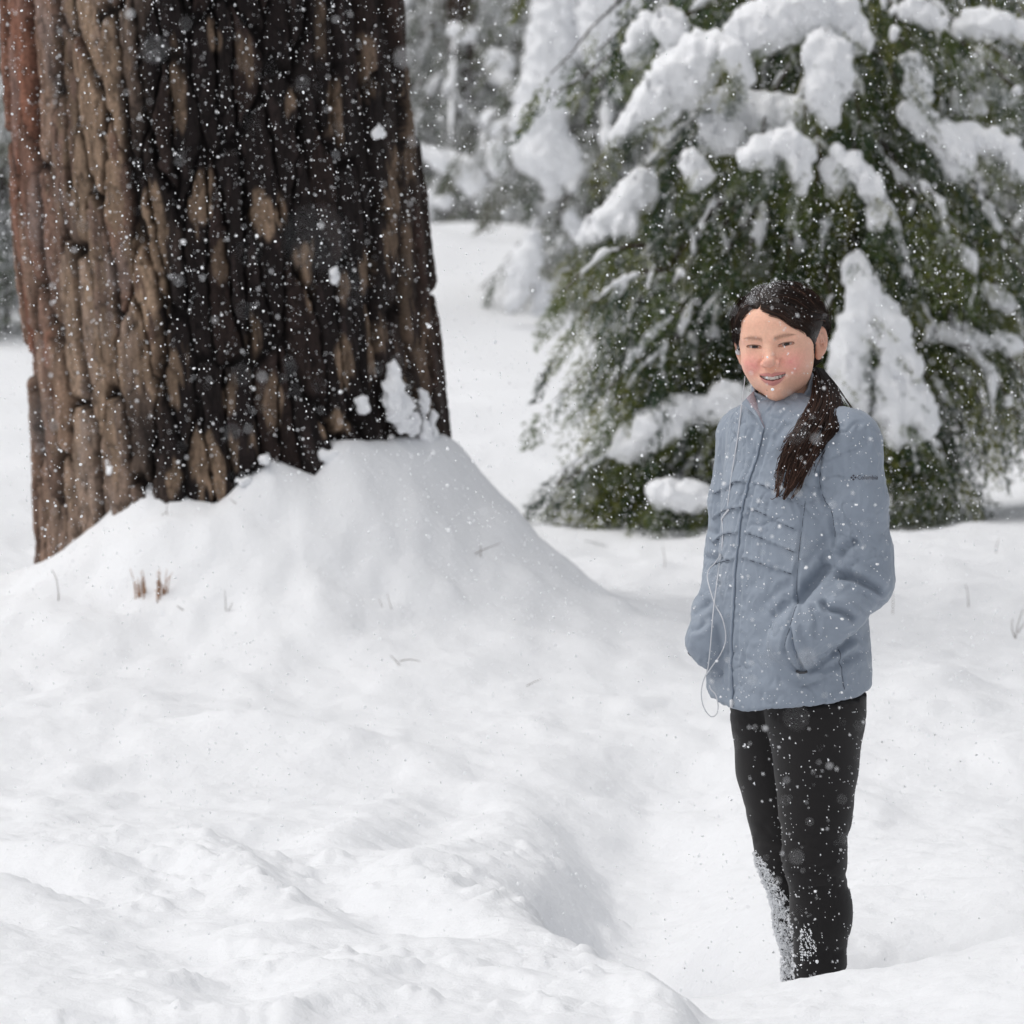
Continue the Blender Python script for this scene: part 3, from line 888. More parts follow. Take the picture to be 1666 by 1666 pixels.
def build_person():
    root = thing('person', 'girl in a slate blue jacket and black leggings standing with hands in pockets', 'person', g(1300, 1585, 10.0))
    # ---------------- jacket
    V, F = snets(sd_jacket, (g(1100, 600)[0], 9.66, g(1290, 1168)[2]), (g(1480, 600)[0], 10.28, g(1290, 635)[2]), .0030, 1.5)
    N = sgrad(sd_jacket, V)
    V = V + N * cloth_disp(V, N)[:, None]
    jacket = mk('jacket', V, F, M['jacket'], root)
    tag(jacket, 'slate blue padded jacket with pleated chest and stand collar')
    print('jacket', len(V), time.time() - T0)
    # zipper
    zl = spline([(1243, 700), (1235, 738), (1219, 788), (1208, 838), (1203, 889), (1198, 939), (1194, 1023), (1191, 1147)], 120)
    cpts, nn = on_jacket(zl[:, 0], zl[:, 1], .0015)
    V, F = tube(cpts, .0019, 8); zo = mk('zipper', V, F, M['zip'], jacket)
    V, F = tube(np.stack([cpts[-1] + [0, -.003, .010], cpts[-1] + [0, -.004, .002], cpts[-1] + [0, -.003, -.004]]), .0028, 8); mk('zipper_pull', V, F, M['cord'], zo)
    # seams as fine raised stitching
    def seam(pts, r=.0006, mat='stitch', n=60, name='seam', off=.0004):
        q = spline(pts, n); P_, _ = on_jacket(q[:, 0], q[:, 1], off); v, f = tube(P_, r, 5); return mk(name, v, f, M[mat], jacket)
    seam([(1349, 695), (1338, 728), (1332, 771), (1337, 808), (1350, 835), (1356, 875)])
    seam([(1310, 815), (1305, 855), (1300, 899), (1297, 939), (1295, 983), (1285, 1017), (1277, 1050)])
    seam([(1366, 1047), (1370, 1085), (1374, 1122)])
    for t_ in FOLDS[:8]:
        seam(t_[0], .0007, 'stitch', 40, 'pleat', -.002)
    # pocket
    seam([(1286, 1020), (1290, 1052), (1305, 1090)], .0020, 'zip', 40, 'pocket_zipper', .001)
    pp, _ = on_jacket([1296, 1302, 1309, 1313], [1091, 1094, 1094, 1092], .004)
    v, f = tube(pp, .0024, 6); mk('pocket_zipper_pull', v, f, M['zipmetal'], jacket)
    # cuff of the far sleeve, dark inside
    c0 = g(1128, 1056, 9.985)
    v, f = snets(lambda p: s_ell(p, c0, (.010, .016, .013)) + .003 * noise(p * 160), c0 - .03, c0 + .03, .0025); mk('cuff_lining', v, f, M['dark_lining'], jacket)
    # collar: stand band round the neck
    psi = np.radians(np.arange(-180, 181, 4))
    top = np.interp(np.degrees(psi), [-180, -135, -90, -45, -20, 0, 20, 45, 70, 90, 135, 180], [602, 612, 634, 646, 652, 656, 654, 642, 622, 608, 600, 602])
    nv = 18
    rows = []
    for k, tt in enumerate(np.linspace(0, 1, nv)):
        cx_ = 1282 + (1273.5 - 1282) * tt; rad = (.0745 + (.0575 - .0745) * tt ** .7)
        bot = np.interp(np.degrees(psi), [-180, -90, -45, 0, 45, 90, 180], [672, 688, 700, 698, 690, 676, 672])
        py_ = bot + (top - bot) * tt
        X0 = (cx_ - 833) / FPX * GY
        xx = X0 + rad * np.sin(psi) * .96; yy = GY + .005 - rad * np.cos(psi) * (1.0)
        P_ = W(833 + xx / yy * FPX, py_, yy)
        P_ = P_ + (.0022 * noise(P_ * 55) + .0016 * noise(P_ * 120))[:, None] * np.stack([np.sin(psi), -np.cos(psi), 0 * psi], -1)
        rows.append(P_)
    out = np.stack(rows)                                              # (nv, npsi, 3)
    cen = np.array([W(1276, 660, GY + .005)[0], GY + .005, 0])
    def shrink(Q, d):
        R_ = Q - cen; R_[..., 2] = 0; R_ /= np.linalg.norm(R_, axis=-1, keepdims=True); return Q - R_ * d
    rim = shrink(out[-1] + [0, 0, .0022], .0025)[None]
    inn = shrink(out[::-1].copy(), .0055)
    allr = np.concatenate([out, rim, inn])
    col_o = mk('collar', allr.reshape(-1, 3), gridF(allr.shape[0], allr.shape[1]), M['jacket'], jacket)
    # stitched band line on the collar
    v, f = tube(shrink(out[4][4:-4], -.0006), .0007, 5); mk('collar_seam', v, f, M['stitch'], col_o)
    # open flap at her right with fleece lining
    A_ = spline([(1206, 656), (1216, 664), (1228, 676), (1241, 698)], 24); B_ = spline([(1226, 636), (1230, 650), (1238, 668), (1247, 694)], 24)
    gp = []
    for s in np.linspace(0, 1, 12):
        q = A_ * (1 - s) + B_ * s
        Yq = np.linspace(9.965, 9.925, 24) - .010 * math.sin(s * np.pi) + (.018 * s)
        gp.append(W(q[:, 0], q[:, 1], Yq))
    gp = np.array(gp); gp2 = gp + np.array([.002, .006, 0])
    lin = gp[4:] + (.0016 * noise(gp[4:].reshape(-1, 3) * 300)).reshape(gp[4:].shape[:2])[..., None]
    mk('collar_lining', lin.reshape(-1, 3), gridF(lin.shape[0], 24), M['lining'], col_o)
    fl = np.concatenate([gp[:5] + [0, -.002, 0], gp2[::-1]])
    mk('collar_flap', fl.reshape(-1, 3), gridF(fl.shape[0], 24), M['jacket'], col_o)
    # print on the sleeve: small emblem and wordmark
    tcv = bpy.data.curves.new('sleeve_print', 'FONT'); tcv.body = 'Columbia'; tcv.size = 1.0; tcv.resolution_u = 3
    tob = bpy.data.objects.new('sleeve_print', tcv); COL.objects.link(tob)
    bpy.context.view_layer.update()
    dg = bpy.context.evaluated_depsgraph_get()
    tme = tob.evaluated_get(dg).to_mesh()
    tv = np.array([v.co[:] for v in tme.vertices]); tf = [list(p.vertices) for p in tme.polygons]
    tob.evaluated_get(dg).to_mesh_clear(); bpy.data.objects.remove(tob)
    if len(tv):
        s = 33. / max(tv[:, 0].max(), 1e-3)
        px_ = 1394.5 + tv[:, 0] * s; py_ = 780.5 - tv[:, 1] * s * 1.25 + (px_ - 1394) * -.005
        P_, _ = on_jacket(px_, py_, .0012)
        tri = []
        for f in tf:
            for i in range(1, len(f) - 1): tri.append((f[0], f[i], f[i + 1]))
        mk('sleeve_lettering', P_, np.array(tri), M['logo'], jacket, smooth=False)
    em = []
    for (ex, ey) in ((0, -3.1), (0, 3.1), (-3.1, 0), (3.1, 0)):
        q = np.array([(ex, ey - 1.9), (ex + 1.9, ey), (ex, ey + 1.9), (ex - 1.9, ey)]) + [1388.5, 777]
        P_, _ = on_jacket(q[:, 0], q[:, 1], .0013); em.append((P_, np.array([[0, 1, 2, 3]])))
    V, F = join(em); mk('sleeve_emblem', V, F, M['logo'], jacket, smooth=False)
    # ---------------- leggings
    def sd_leg(p): 
        d = smin(sd_arm(p, LEG_L, .03), sd_arm(p, LEG_R, .03), .008)
        d = smin(d, s_cone(p, g(1325, 1095, 9.97), g(1262, 1095, 10.06), .085, .085), .03)
        d = np.where(p[..., 2] > hem_z(p) - .004, np.maximum(d, sd_torso(p) + .015), d)
        return np.maximum(d, p[..., 2] - g(1290, 1085)[2])
    V, F = snets(sd_leg, (g(1160, 600)[0], 9.75, -.20), (g(1440, 600)[0], 10.25, g(1290, 1080)[2]), .0048, 1.5)
    N = sgrad(sd_leg, V)
    wr = .0016 * noise(V * [18, 18, 60]) * (sstep(.16, .24, V[:, 2]) * sstep(.34, .26, V[:, 2]) + sstep(.08, .0, V[:, 2]))
    knee = sstep(.12, .17, V[:, 2]) * sstep(.30, .24, V[:, 2]) + sstep(.10, .03, V[:, 2]) + .6 * sstep(.40, .47, V[:, 2])
    wl_ = V + .02 * np.stack([noise(V * 16), noise(V * 16 + 4), noise(V * 16 + 7)], -1)
    cr = -.0028 * knee * np.exp(-(noise(wl_ * [9, 9, 38] + 6) / .10) ** 2)
    V = V + N * (wr + cr + .0012 * noise(V * 14))[:, None]
    legs = mk('leggings', V, F, M['leggings'], root)
    # snow crusted on the far shin, specks on the near one
    px_, py_ = proj(V)
    vis = N[:, 1] < .25
    far = vis & (px_ < np.interp(py_, [1380, 1420, 1460, 1500, 1585], [1228, 1262, 1282, 1290, 1300])) & (py_ > 1384) & (py_ < 1600)
    idx = np.where(far)[0]
    e = (np.interp(py_[idx], [1380, 1420, 1460, 1500, 1585], [1232, 1264, 1284, 1291, 1300]) - px_[idx])
    idx = idx[rng.random(len(idx)) < np.clip(e / 14, .12, 1) * .95]
    pk = rng.choice(idx, 6000)
    p1 = V[pk] + N[pk] * rng.uniform(0, .002, 6000)[:, None] + rng.normal(0, .0012, (6000, 3))
    near = np.where(vis & (px_ > 1250) & (py_ > 1150) & (py_ < 1590))[0]
    pk2 = rng.choice(near, 420); p2 = V[pk2] + N[pk2] * .0008
    spot = np.where(vis & (np.hypot((px_ - 1312) / 12, (py_ - 1535) / 32) < 1 + .3 * noise(V * 60)))[0]
    pk3 = rng.choice(spot, 260); p3 = V[pk3] + N[pk3] * .001
    sz = np.concatenate([np.clip(np.exp(rng.normal(math.log(.0009), .45, 6000)), .0004, .003), rng.uniform(.0005, .0014, 420), rng.uniform(.0008, .002, 260)])
    vv, ff = flakes(np.vstack([p1, p2, p3]), sz)
    mk('snow_crust', vv, ff, M['flake'], legs, smooth=False)['kind'] = 'stuff'
    # flecks of snow lying on the jacket
    NJ = 520
    a = rng.uniform(1130, 1450, NJ); b = rng.uniform(665, 1145, NJ)
    P_, N_ = on_jacket(a, b, .0006)
    okj = np.abs(sd_jacket(P_)) < .02
    vv, ff = flakes(P_[okj], rng.uniform(.0004, .0013, okj.sum()))
    mk('snow_flecks', vv, ff, M['flake'], jacket, smooth=False)['kind'] = 'stuff'
    # ---------------- head and neck: one mesh
    nth, nph = 180, 280
    t = np.linspace(0, 1, nth)
    th = (.42 * t + .58 * t ** 1.9) * np.pi
    ph = np.linspace(0, 2 * np.pi, nph, endpoint=False)
    TH, PH = np.meshgrid(th, ph, indexing='ij')
    dirs = np.stack([np.sin(TH) * np.cos(PH), -np.cos(TH), np.sin(TH) * np.sin(PH)], -1).reshape(-1, 3)
    r = head_ray(dirs, sd_head)
    Vh = ORG + dirs * r[:, None]
    x, y, z = Vh.T.copy()
    front = y < -.04
    mo = mouth_open(x, z); eo = eye_open(x, z)
    Vh[:, 1] += np.where(front, .012 * sstep(-.0002, .0010, mo) + .0045 * sstep(-.0002, .0007, eo), 0)
    # colour
    skin = np.array([.86, .50, .365])
    C = np.tile(skin, (len(Vh), 1))
    ax = np.abs(x)
    def mixc(C, c, w): return C * (1 - w[:, None]) + np.asarray(c) * w[:, None]
    fr = sstep(-.02, -.05, y)
    C = mixc(C, (.84, .32, .295), .72 * np.exp(-(((ax - .036) / .021) ** 2 + ((z + .032) / .019) ** 2)) * (1 + .35 * noise(Vh * 130)) * fr)
    C = mixc(C, (.70, .345, .29), .55 * np.exp(-((x / .012) ** 2 + ((z + .030) / .010) ** 2)) * fr)
    C = mixc(C, (.62, .34, .26), .30 * np.exp(-(((ax - .030) / .018) ** 2 + ((z + .001) / .009) ** 2)) * fr)
    nzv = noise(Vh * 160) * .5 + noise(Vh * 420) * .5
    C *= (1 + .06 * nzv[:, None] * np.array([.7, 1.2, 1.2]) + .05 * noise(Vh * 60)[:, None] * np.array([.3, 1, 1]))
    # lips
    tl = lip_line(ax); bl = tl - .0072 * np.clip(1 - (ax / MW) ** 2, 0, 1) ** .6
    ul = sstep(.0082, .0066, z - tl + .0045 * (ax / MW) ** 2 + .0014 * np.exp(-(x / .003) ** 2)) * sstep(-.001, .0006, z - tl)
    ll = sstep(-.0105, -.0085, z - bl - .0080 * (ax / MW) ** 2) * sstep(.001, -.0006, z - bl)
    lipw = (ul + ll) * sstep(MW + .0015, MW - .001, ax) * fr
    C = mixc(C, (.58, .23, .215), .9 * np.clip(lipw, 0, 1))
    C = mixc(C, (.075, .02, .018), sstep(-.0007, .0004, mo) * fr)
    # brows: thin, brown, broken into hairs
    bz = .0135 + .0042 * np.sin(np.clip((ax - .010) / .038, 0, 1) * np.pi * .72) - .001
    bw = .0033 * sstep(.050, .030, ax) + .0006
    hair_n = .6 + .4 * noise(np.stack([x * 900, z * 260, y * 0], -1))
    brow = np.exp(-((z - bz) / bw) ** 2) * sstep(.0085, .013, ax) * sstep(.050, .045, ax) * fr * hair_n
    C = mixc(C, (.16, .075, .045), np.clip(.95 * brow, 0, 1))
    # lash lines
    lu = np.exp(-((eo + .0007) / .0010) ** 2) * sstep(-.0010, .0002, z - .0003)
    C = mixc(C, (.035, .018, .014), .95 * lu * fr)
    lo_ = np.exp(-((eo + .0005) / .0006) ** 2) * sstep(.0008, -.0004, z)
    C = mixc(C, (.22, .10, .08), .5 * lo_ * fr)
    # tiny mole by the mouth
    C = mixc(C, (.2, .09, .07), .7 * np.exp(-(((x + .0135) / .0012) ** 2 + ((z + .079) / .0012) ** 2)) * fr)
    Fh = gridF(nth, nph, False, True)
    # open the lids so that the eyeballs show
    parts = [(h2w(Vh), Fh[:, ::-1])]
    cols = [np.clip(C, 0.01, 1)]
    # ears
    for sx in (1, -1):
        cen = np.array([.0725 * sx, .010, -.0055])
        def fe(p, sx=sx, cen=cen):
            q = (p - cen) * np.array([sx, 1, 1])
            # ear leaf tilted back and standing off the head
            ca, sa = math.cos(math.radians(34)), math.sin(math.radians(34))
            u = q[..., 0] * ca - q[..., 1] * sa; v = q[..., 0] * sa + q[..., 1] * ca
            q2 = np.stack([u, v + .12 * (q[..., 2]) * -1, q[..., 2]], -1)
            lobe = .0065 * sstep(.0, -.03, q2[..., 2])
            d = s_ell(q2, (.0, .004, 0), (.0065, .0160, .0270))
            d = smax(d, -s_ell(q2, (.0080, .0030, .003), (.0072, .0112, .0205)), .002)
            d = smin(d, s_cone(q2, (.004, -.004, .016), (.004, .001, -.004), .0024, .0020), .002)
            d = smin(d, s_cone(q2, (.0045, .002, .012), (.004, .0085, -.008), .0022, .0022), .002)
            d = smin(d, s_ell(q2, (.001, -.003, -.024), (.005, .0075, .0085)), .006)
            return d
        v, f = snets(fe, cen - .042, cen + .042, .0016, 1.6)
        c = np.tile(np.array([.72, .42, .31]), (len(v), 1))
        q = np.abs(v[:, 0]) - .0725
        qq = (v - cen) * np.array([sx, 1, 1]); uu = qq[:, 0] * math.cos(math.radians(34)) - qq[:, 1] * math.sin(math.radians(34))
        c = c * (.62 + .38 * sstep(-.001, .0045, uu))[:, None] * np.array([1, .92, .9])  # ear's hollow darkened: inner shading put into the reddish skin colour
        parts.append((h2w(v), f)); cols.append(c)
    # neck, down into the collar (only what shows is modelled)
    def fb(p):
        return s_cone(p, h2w((0, .02, -.06)), g(1281, 680, 10.01), .047, .050)
    v, f = snets(fb, (.40, 9.90, .92), (.60, 10.12, 1.14), .006)
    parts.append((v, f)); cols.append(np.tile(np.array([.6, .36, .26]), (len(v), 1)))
    V, F = join(parts)
    body = mk('body', V, F, M['skin'], root, col=np.vstack(cols))
    # eyes
    for sx in (1, -1):
        a, b = np.meshgrid(np.linspace(0, np.pi, 40), np.linspace(0, 2 * np.pi, 48, endpoint=False), indexing='ij')
        n = np.stack([np.sin(a) * np.cos(b), -np.cos(a), np.sin(a) * np.sin(b)], -1).reshape(-1, 3)
        rr = .0124
        v = np.array([0.0290 * sx, -.0645, 0]) + n * rr
        look = (CAM - h2w(np.array([.029 * sx, -.0645, 0]))) @ RH; look /= np.linalg.norm(look); look = .45 * look + .55 * np.array([0, -1, 0]); look /= np.linalg.norm(look)
        ang = np.arccos(np.clip(n @ look, -1, 1))
        c = np.tile(np.array([.50, .42, .40]), (len(v), 1))
        c[ang < .47] = (.045, .02, .012); c[ang < .2] = (.004, .004, .004)
        mk('eye', h2w(v), gridF(40, 48, False, True)[:, ::-1], M['eye'], body, col=c)
    # upper teeth: an arc of eight rounded teeth
    tv = []
    for k in range(8):
        xk = (k - 3.5) * .0053
        w = .0029 if k in (3, 4) else .0025
        yk = -.0802 + .45 * (xk ** 2) / .021
        a, b = np.meshgrid(np.linspace(-1, 1, 9), np.linspace(-1, 1, 9), indexing='ij')
        bul = 1 - .5 * np.abs(a) ** 4 - .25 * np.abs(b) ** 6
        zc = -.0565 + .0030 * (abs(xk) / MW) ** 2 + .0004 * abs(k - 3.5)
        v = np.stack([xk + a * w, yk + .0015 * (1 - bul) - .0008, zc + b * .0044 * (1 - .10 * np.abs(a) ** 3)], -1).reshape(-1, 3)
        tv.append((v, gridF(9, 9)))
    V, F = join(tv)
    mk('teeth', h2w(V), F, M['teeth'], body)
    # ---------------- hair: cap combed from the parting, then loose strands
    dirs2 = dirs
    r_s = head_ray(dirs2, sd_skull)
    Ps = ORG + dirs2 * r_s[:, None]
    fm = face_mask(h2w(Ps), None)
    low = sstep(-.060, -.030, Ps[:, 2] + .25 * (.02 - Ps[:, 1]))          # nothing below the nape
    th_ = np.where(fm > 0, -.004, .0125 * sstep(0, 22, -fm) + .0015) * low - .003 * (1 - low)
    # parting groove: runs back from the forehead, a little to her right of centre
    part_x = -.012 + .10 * (Ps[:, 1] + .06) * .1
    groove = np.exp(-((Ps[:, 0] - part_x) / .004) ** 2) * sstep(.05, .07, Ps[:, 2])
    ear_r = np.linalg.norm((Ps - np.array([.072, .008, -.002])) / np.array([.03, .019, .030]), axis=1)
    ear_l = np.linalg.norm((Ps - np.array([-.072, .008, -.002])) / np.array([.03, .019, .030]), axis=1)
    th_ = np.where((ear_r < 1) | (ear_l < 1), -.004, th_)
    th_ = th_ - .006 * groove
    comb = noise(np.stack([Ps[:, 0] * 40 + Ps[:, 2] * 60, Ps[:, 1] * 14, Ps[:, 2] * 130 + Ps[:, 1] * 60], -1))
    cap = Ps + dirs2 * (th_ + .0012 * comb * (th_ > 0))[:, None]
    hcol = np.array([.0155, .0090, .0068])
    Fc = gridF(nth, nph, False, True)[:, ::-1]
    keep = (th_.reshape(-1)[Fc] > -.0035).any(1)
    Fc = Fc[keep]
    uq, inv = np.unique(Fc, return_inverse=True)
    ccap = np.tile(hcol, (len(uq), 1)) * (1 + .5 * comb[uq])[:, None]
    ccap = ccap * (1 - .8 * groove[uq])[:, None] + np.array([.10, .085, .08]) * (.8 * groove[uq])[:, None]
    hair = mk('hair', h2w(cap[uq]), inv.reshape(Fc.shape), M['hair'], body if False else root, col=np.clip(ccap, .002, 1))
    # strands over the cap: great arcs from the parting to the tie behind her left ear
    m, npt = 1800, 11
    tie = np.array([.062, .052, -.046])
    td = (tie - ORG) / np.linalg.norm(tie - ORG)
    sy = rng.uniform(-.065, .075, m)
    side = np.where(rng.random(m) < .58, 1, -1)
    s0 = np.stack([np.full(m, -.012) + side * rng.uniform(.0005, .004, m), sy, np.full(m, .082) - .5 * np.abs(sy) ** 1.3], -1) - ORG
    s0 /= np.linalg.norm(s0, axis=1, keepdims=True)
    f_ = (sy + .065) / .14
    mid = np.where(side[:, None] > 0,
                   np.stack([.070 + 0 * f_, -.052 + .115 * f_, .046 - .0 * f_], -1),
                   np.stack([-.080 + .01 * f_, -.042 + .12 * f_, .020 + .0 * f_], -1)) + rng.normal(0, .004, (m, 3)) - ORG
    mid /= np.linalg.norm(mid, axis=1, keepdims=True)
    end = np.where(side[:, None] > 0, td, td)
    back = np.stack([-.052 + 0 * f_, .060 + 0 * f_, -.035 - .02 * f_], -1) - ORG
    back /= np.linalg.norm(back, axis=1, keepdims=True)
    back2 = np.stack([.0 + 0 * f_, .09 + 0 * f_, -.035 - .02 * f_], -1) - ORG
    back2 /= np.linalg.norm(back2, axis=1, keepdims=True)
    ear_top = np.stack([.078 + 0 * f_, .020 + .035 * f_, .030 - .03 * f_], -1) - ORG
    ear_top /= np.linalg.norm(ear_top, axis=1, keepdims=True)
    key = np.where(side[:, None, None] > 0, np.stack([s0, .5 * s0 + .6 * mid, mid, ear_top, np.tile(td, (m, 1))], 1), np.stack([s0, mid, back, back2, np.tile(td, (m, 1))], 1))
    tt = np.linspace(0, 4 - 1e-6, npt); ii = tt.astype(int); ff = (tt - ii)[None, :, None]
    kp = np.concatenate([2 * key[:, :1] - key[:, 1:2], key, 2 * key[:, -1:] - key[:, -2:-1]], 1)
    p0, p1, p2, p3 = kp[:, ii], kp[:, ii + 1], kp[:, ii + 2], kp[:, ii + 3]
    dd = .5 * (2 * p1 + (p2 - p0) * ff + (2 * p0 - 5 * p1 + 4 * p2 - p3) * ff ** 2 + (3 * p1 - p0 - 3 * p2 + p3) * ff ** 3)
    dd /= np.linalg.norm(dd, axis=2, keepdims=True)
    rr = head_ray(dd.reshape(-1, 3), sd_skull).reshape(m, npt)
    Pst = ORG + dd * rr[..., None]
    fmS = face_mask(h2w(Pst.reshape(-1, 3)), None).reshape(m, npt)
    lift = .0022 + .0125 * sstep(0, 22, -fmS) + rng.uniform(-.001, .0030, m)[:, None]
    lift = np.where(fmS > 2, -.004, lift)
    lift[:, 0] = .001; lift[:, 1] *= .7
    Pst = ORG + dd * (rr + lift)[..., None]
    bad = (fmS > 3).sum(1) > 3
    Pst = Pst[~bad]
    V, F = strands(h2w(Pst), .0008, .0006)
    cs = hcol * np.exp(rng.normal(-.1, .75, (len(Pst), 1))) * np.array([1.1, 1, .92])
    mk('hair_strands', V, F, M['hair'], hair, col=np.repeat(cs, npt * 3, 0))
    # hairs lying along the hairline, and a few flyaways
    def on_head(px, py, lift):
        Y = np.full(np.shape(px), 9.80)
        for _ in range(30):
            Y = Y + np.clip(sd_skull(w2h(W(px, py, Y))), -.02, .05) * .8
        P_ = W(px, py, np.minimum(Y, 10.03)); ph_ = w2h(P_); n_ = sgrad(sd_skull, ph_)
        return h2w(ph_ + n_ * np.broadcast_to(lift, np.shape(px))[..., None])
    edge_h = []
    for pts, cnt in (([(1234, 500), (1247, 506), (1261, 511), (1272, 516), (1281, 523), (1292, 530), (1303, 535), (1311, 541), (1317, 550)], 170), ([(1232, 500), (1222, 503), (1213, 508), (1208, 517), (1204, 530), (1203, 545), (1202, 560)], 110), ([(1236, 492), (1252, 492), (1270, 499), (1288, 512), (1305, 526), (1318, 538)], 120), ([(1238, 482), (1258, 476), (1280, 482), (1305, 502), (1322, 525)], 110), ([(1234, 488), (1222, 490), (1210, 500), (1202, 518), (1199, 540)], 70)):
        q = spline(np.array(pts, float), npt); c_ = q.mean(0)
        outw = np.array([0.3, -1.0]) if pts[-1][0] > 1250 else np.array([-.9, -.5])
        for k in range(cnt):
            o_ = rng.normal(3.0, 2.6); a0 = rng.uniform(0, .35); a1 = rng.uniform(.6, 1.0)
            qq = np.stack([np.interp(np.linspace(a0, a1, npt), np.linspace(0, 1, npt), q[:, i]) for i in (0, 1)], -1) + outw * (o_ + rng.normal(0, 1.2) * np.linspace(-1, 1, npt)[:, None])
            edge_h.append(on_head(qq[:, 0], qq[:, 1], .0016 + .010 * np.clip(o_ / 22, 0, 1) + rng.uniform(0, .0014) + ((.010 if pts[-1][0] > 1250 else .003) * np.linspace(0, 1, npt) if pts[0][1] < 495 else 0)))
    for k in range(70):
        a_ = Pst[rng.integers(len(Pst))]; a_ = ORG + (a_ - ORG) * (1 + rng.uniform(.01, .07) * np.sin(np.linspace(.1, 1, npt) * np.pi * .9)[:, None]); edge_h.append(h2w(a_ + rng.normal(0, .002, 3)))
    V, F = strands(np.array(edge_h), .00065, .00025)
    ce = hcol * np.exp(rng.normal(.15, .6, (len(edge_h), 1))) * np.array([1.15, 1, .9])
    mk('hairline_strands', V, F, M['hair'], hair, col=np.repeat(ce, npt * 3, 0))
    # ponytail over her left shoulder
    ky = np.array([598, 622, 655, 690, 722, 756, 790, 812.])
    kx = np.array([1330, 1341, 1345, 1331, 1309, 1293, 1281, 1271.])
    kw = np.array([9, 18, 26, 33, 31, 28, 22, 15.])
    kY = []
    for a, b, w in zip(kx, ky, kw):
        if b < 640: kY.append(np.interp(b, [598, 640], [10.045, 9.955]))
        else: kY.append(on_jacket(np.array([a - .8 * w, a - .4 * w, a, a + .4 * w, a + .8 * w]), np.full(5, b), .012)[0][:, 1].min())
    kY = np.array(kY); kY[2] = min(kY[2], .5 * (kY[1] + kY[3]))
    kd = np.array([.010, .018, .022, .018, .013, .010, .007, .004])
    ctr = spline(np.stack([kx, ky, kY], -1), 26)
    wdt = np.interp(np.linspace(0, 7, 26), np.arange(8), kw); dpt = np.interp(np.linspace(0, 7, 26), np.arange(8), kd)
    m = 900
    a = rng.uniform(-1, 1, m); b = rng.uniform(-1, 1, m)
    ok = a * a + b * b < 1; a, b = a[ok], b[ok]; m = len(a)
    clump = np.round(a * 4.5 + rng.normal(0, .15, m)) / 4.5
    s_ = np.linspace(0, 1, 26)[None, :]
    aa = a[:, None] * (1 - .80 * s_) + clump[:, None] * .80 * s_ + .16 * np.sin(s_ * 8 + 5 * clump[:, None] + rng.normal(0, .4, (m, 1))) * s_ + .06 * np.sin(s_ * 21 + rng.uniform(0, 6, (m, 1)))
    cut = np.clip(.66 + .34 * rng.random((m, 1)) ** .7 - .10 * np.abs(clump[:, None]) + .08 * np.sin(clump[:, None] * 9), .5, 1)
    sl = np.linspace(0, 1, 26)[None, :] * cut
    pos = sl * 25; i0 = np.minimum(pos.astype(int), 24); fr_ = pos - i0
    def lerp(arr): return arr[i0] * (1 - fr_) + arr[i0 + 1] * fr_
    cxp, cyp, cY = lerp(ctr[:, 0]), lerp(ctr[:, 1]), lerp(ctr[:, 2]); ww, dp = lerp(wdt), lerp(dpt)
    px_ = cxp + aa * ww; py_ = cyp + aa * ww * .25; Yp = cY + b[:, None] * dp - .006 * np.cos(np.clip(aa, -1, 1) * 1.5)
    Pp = W(px_, py_, Yp)
    # loose wisps
    wis = []
    for (p_, Ya, Yb) in (([(1338, 605), (1368, 640), (1388, 668), (1402, 690)], 10.03, 9.93), ([(1340, 604), (1362, 628), (1384, 662), (1392, 680)], 10.03, 9.92), ([(1300, 735), (1284, 775), (1272, 800), (1258, 812), (1254, 811)], 9.80, 9.80), ([(1285, 740), (1266, 775), (1263, 800), (1270, 808), (1278, 798)], 9.8, 9.8), ([(1318, 730), (1322, 745), (1326, 760)], 9.8, 9.8), ([(1290, 760), (1284, 790), (1280, 806)], 9.8, 9.8), ([(1342, 610), (1372, 650), (1385, 680)], 10.02, 9.93), ([(1275, 745), (1263, 772), (1262, 795), (1266, 802)], 9.8, 9.8)):
        q = spline(p_, 26)
        Yq = np.linspace(Ya, Yb, 26)
        hit = on_jacket(q[:, 0], q[:, 1], .005)[0][:, 1] if Ya < 9.85 else Yq
        wis.append(W(q[:, 0], q[:, 1], hit))
        wis.append(W(q[:, 0] + rng.normal(0, 2), q[:, 1], hit))
    Pp = np.concatenate([Pp, np.array(wis)])
    V, F = strands(Pp, .0008, .0005)
    cp = np.array([.021, .0110, .0078]) * np.exp(rng.normal(-.1, .6, (len(Pp), 1)))
    grd = np.linspace(.6, 2.6, 26)[None, :, None] * cp[:, None]
    pony = mk('ponytail', V, F, M['hair'], hair, col=np.repeat(grd.reshape(-1, 3), 3, 0))
    tag(pony, 'long dark brown side ponytail falling over the shoulder')
    # snow caught in the hair
    sn = []
    Ph = cap
    okm = np.where((th_ > .004) & (fm < -2))[0]
    wgt = np.clip((Ps[okm, 2] - .02) / .08, 0, 1) ** 1.5 * (1 + 3 * np.exp(-((Ps[okm, 0] + .012) / .016) ** 2) * (Ps[okm, 1] < .02)) * np.sin(TH.ravel()[okm]) + .01
    pk = rng.choice(okm, 650, p=wgt / wgt.sum())
    pts = h2w(Ps[pk] + dirs2[pk] * (th_[pk] + .0018)[:, None] + rng.normal(0, .0025, (650, 3)) * [1, 1, .3])
    npk = rng.integers(0, len(Pp), 330); nj = rng.integers(4, 20, 330)
    pts2 = Pp[npk, nj] + np.array([0, -.002, 0.0]); pts2[:, 1] -= .012 * rng.random(330)
    sz = np.concatenate([rng.uniform(.00035, .0008, 650), rng.uniform(.0005, .0012, 330)])
    V, F = flakes(np.vstack([pts, pts2]), sz)
    mk('snow_dusting', V, F, M['flake'], hair, smooth=False)['kind'] = 'stuff'
    # earring
    e0 = h2w(np.array([.0765, .0045, -.0335]))
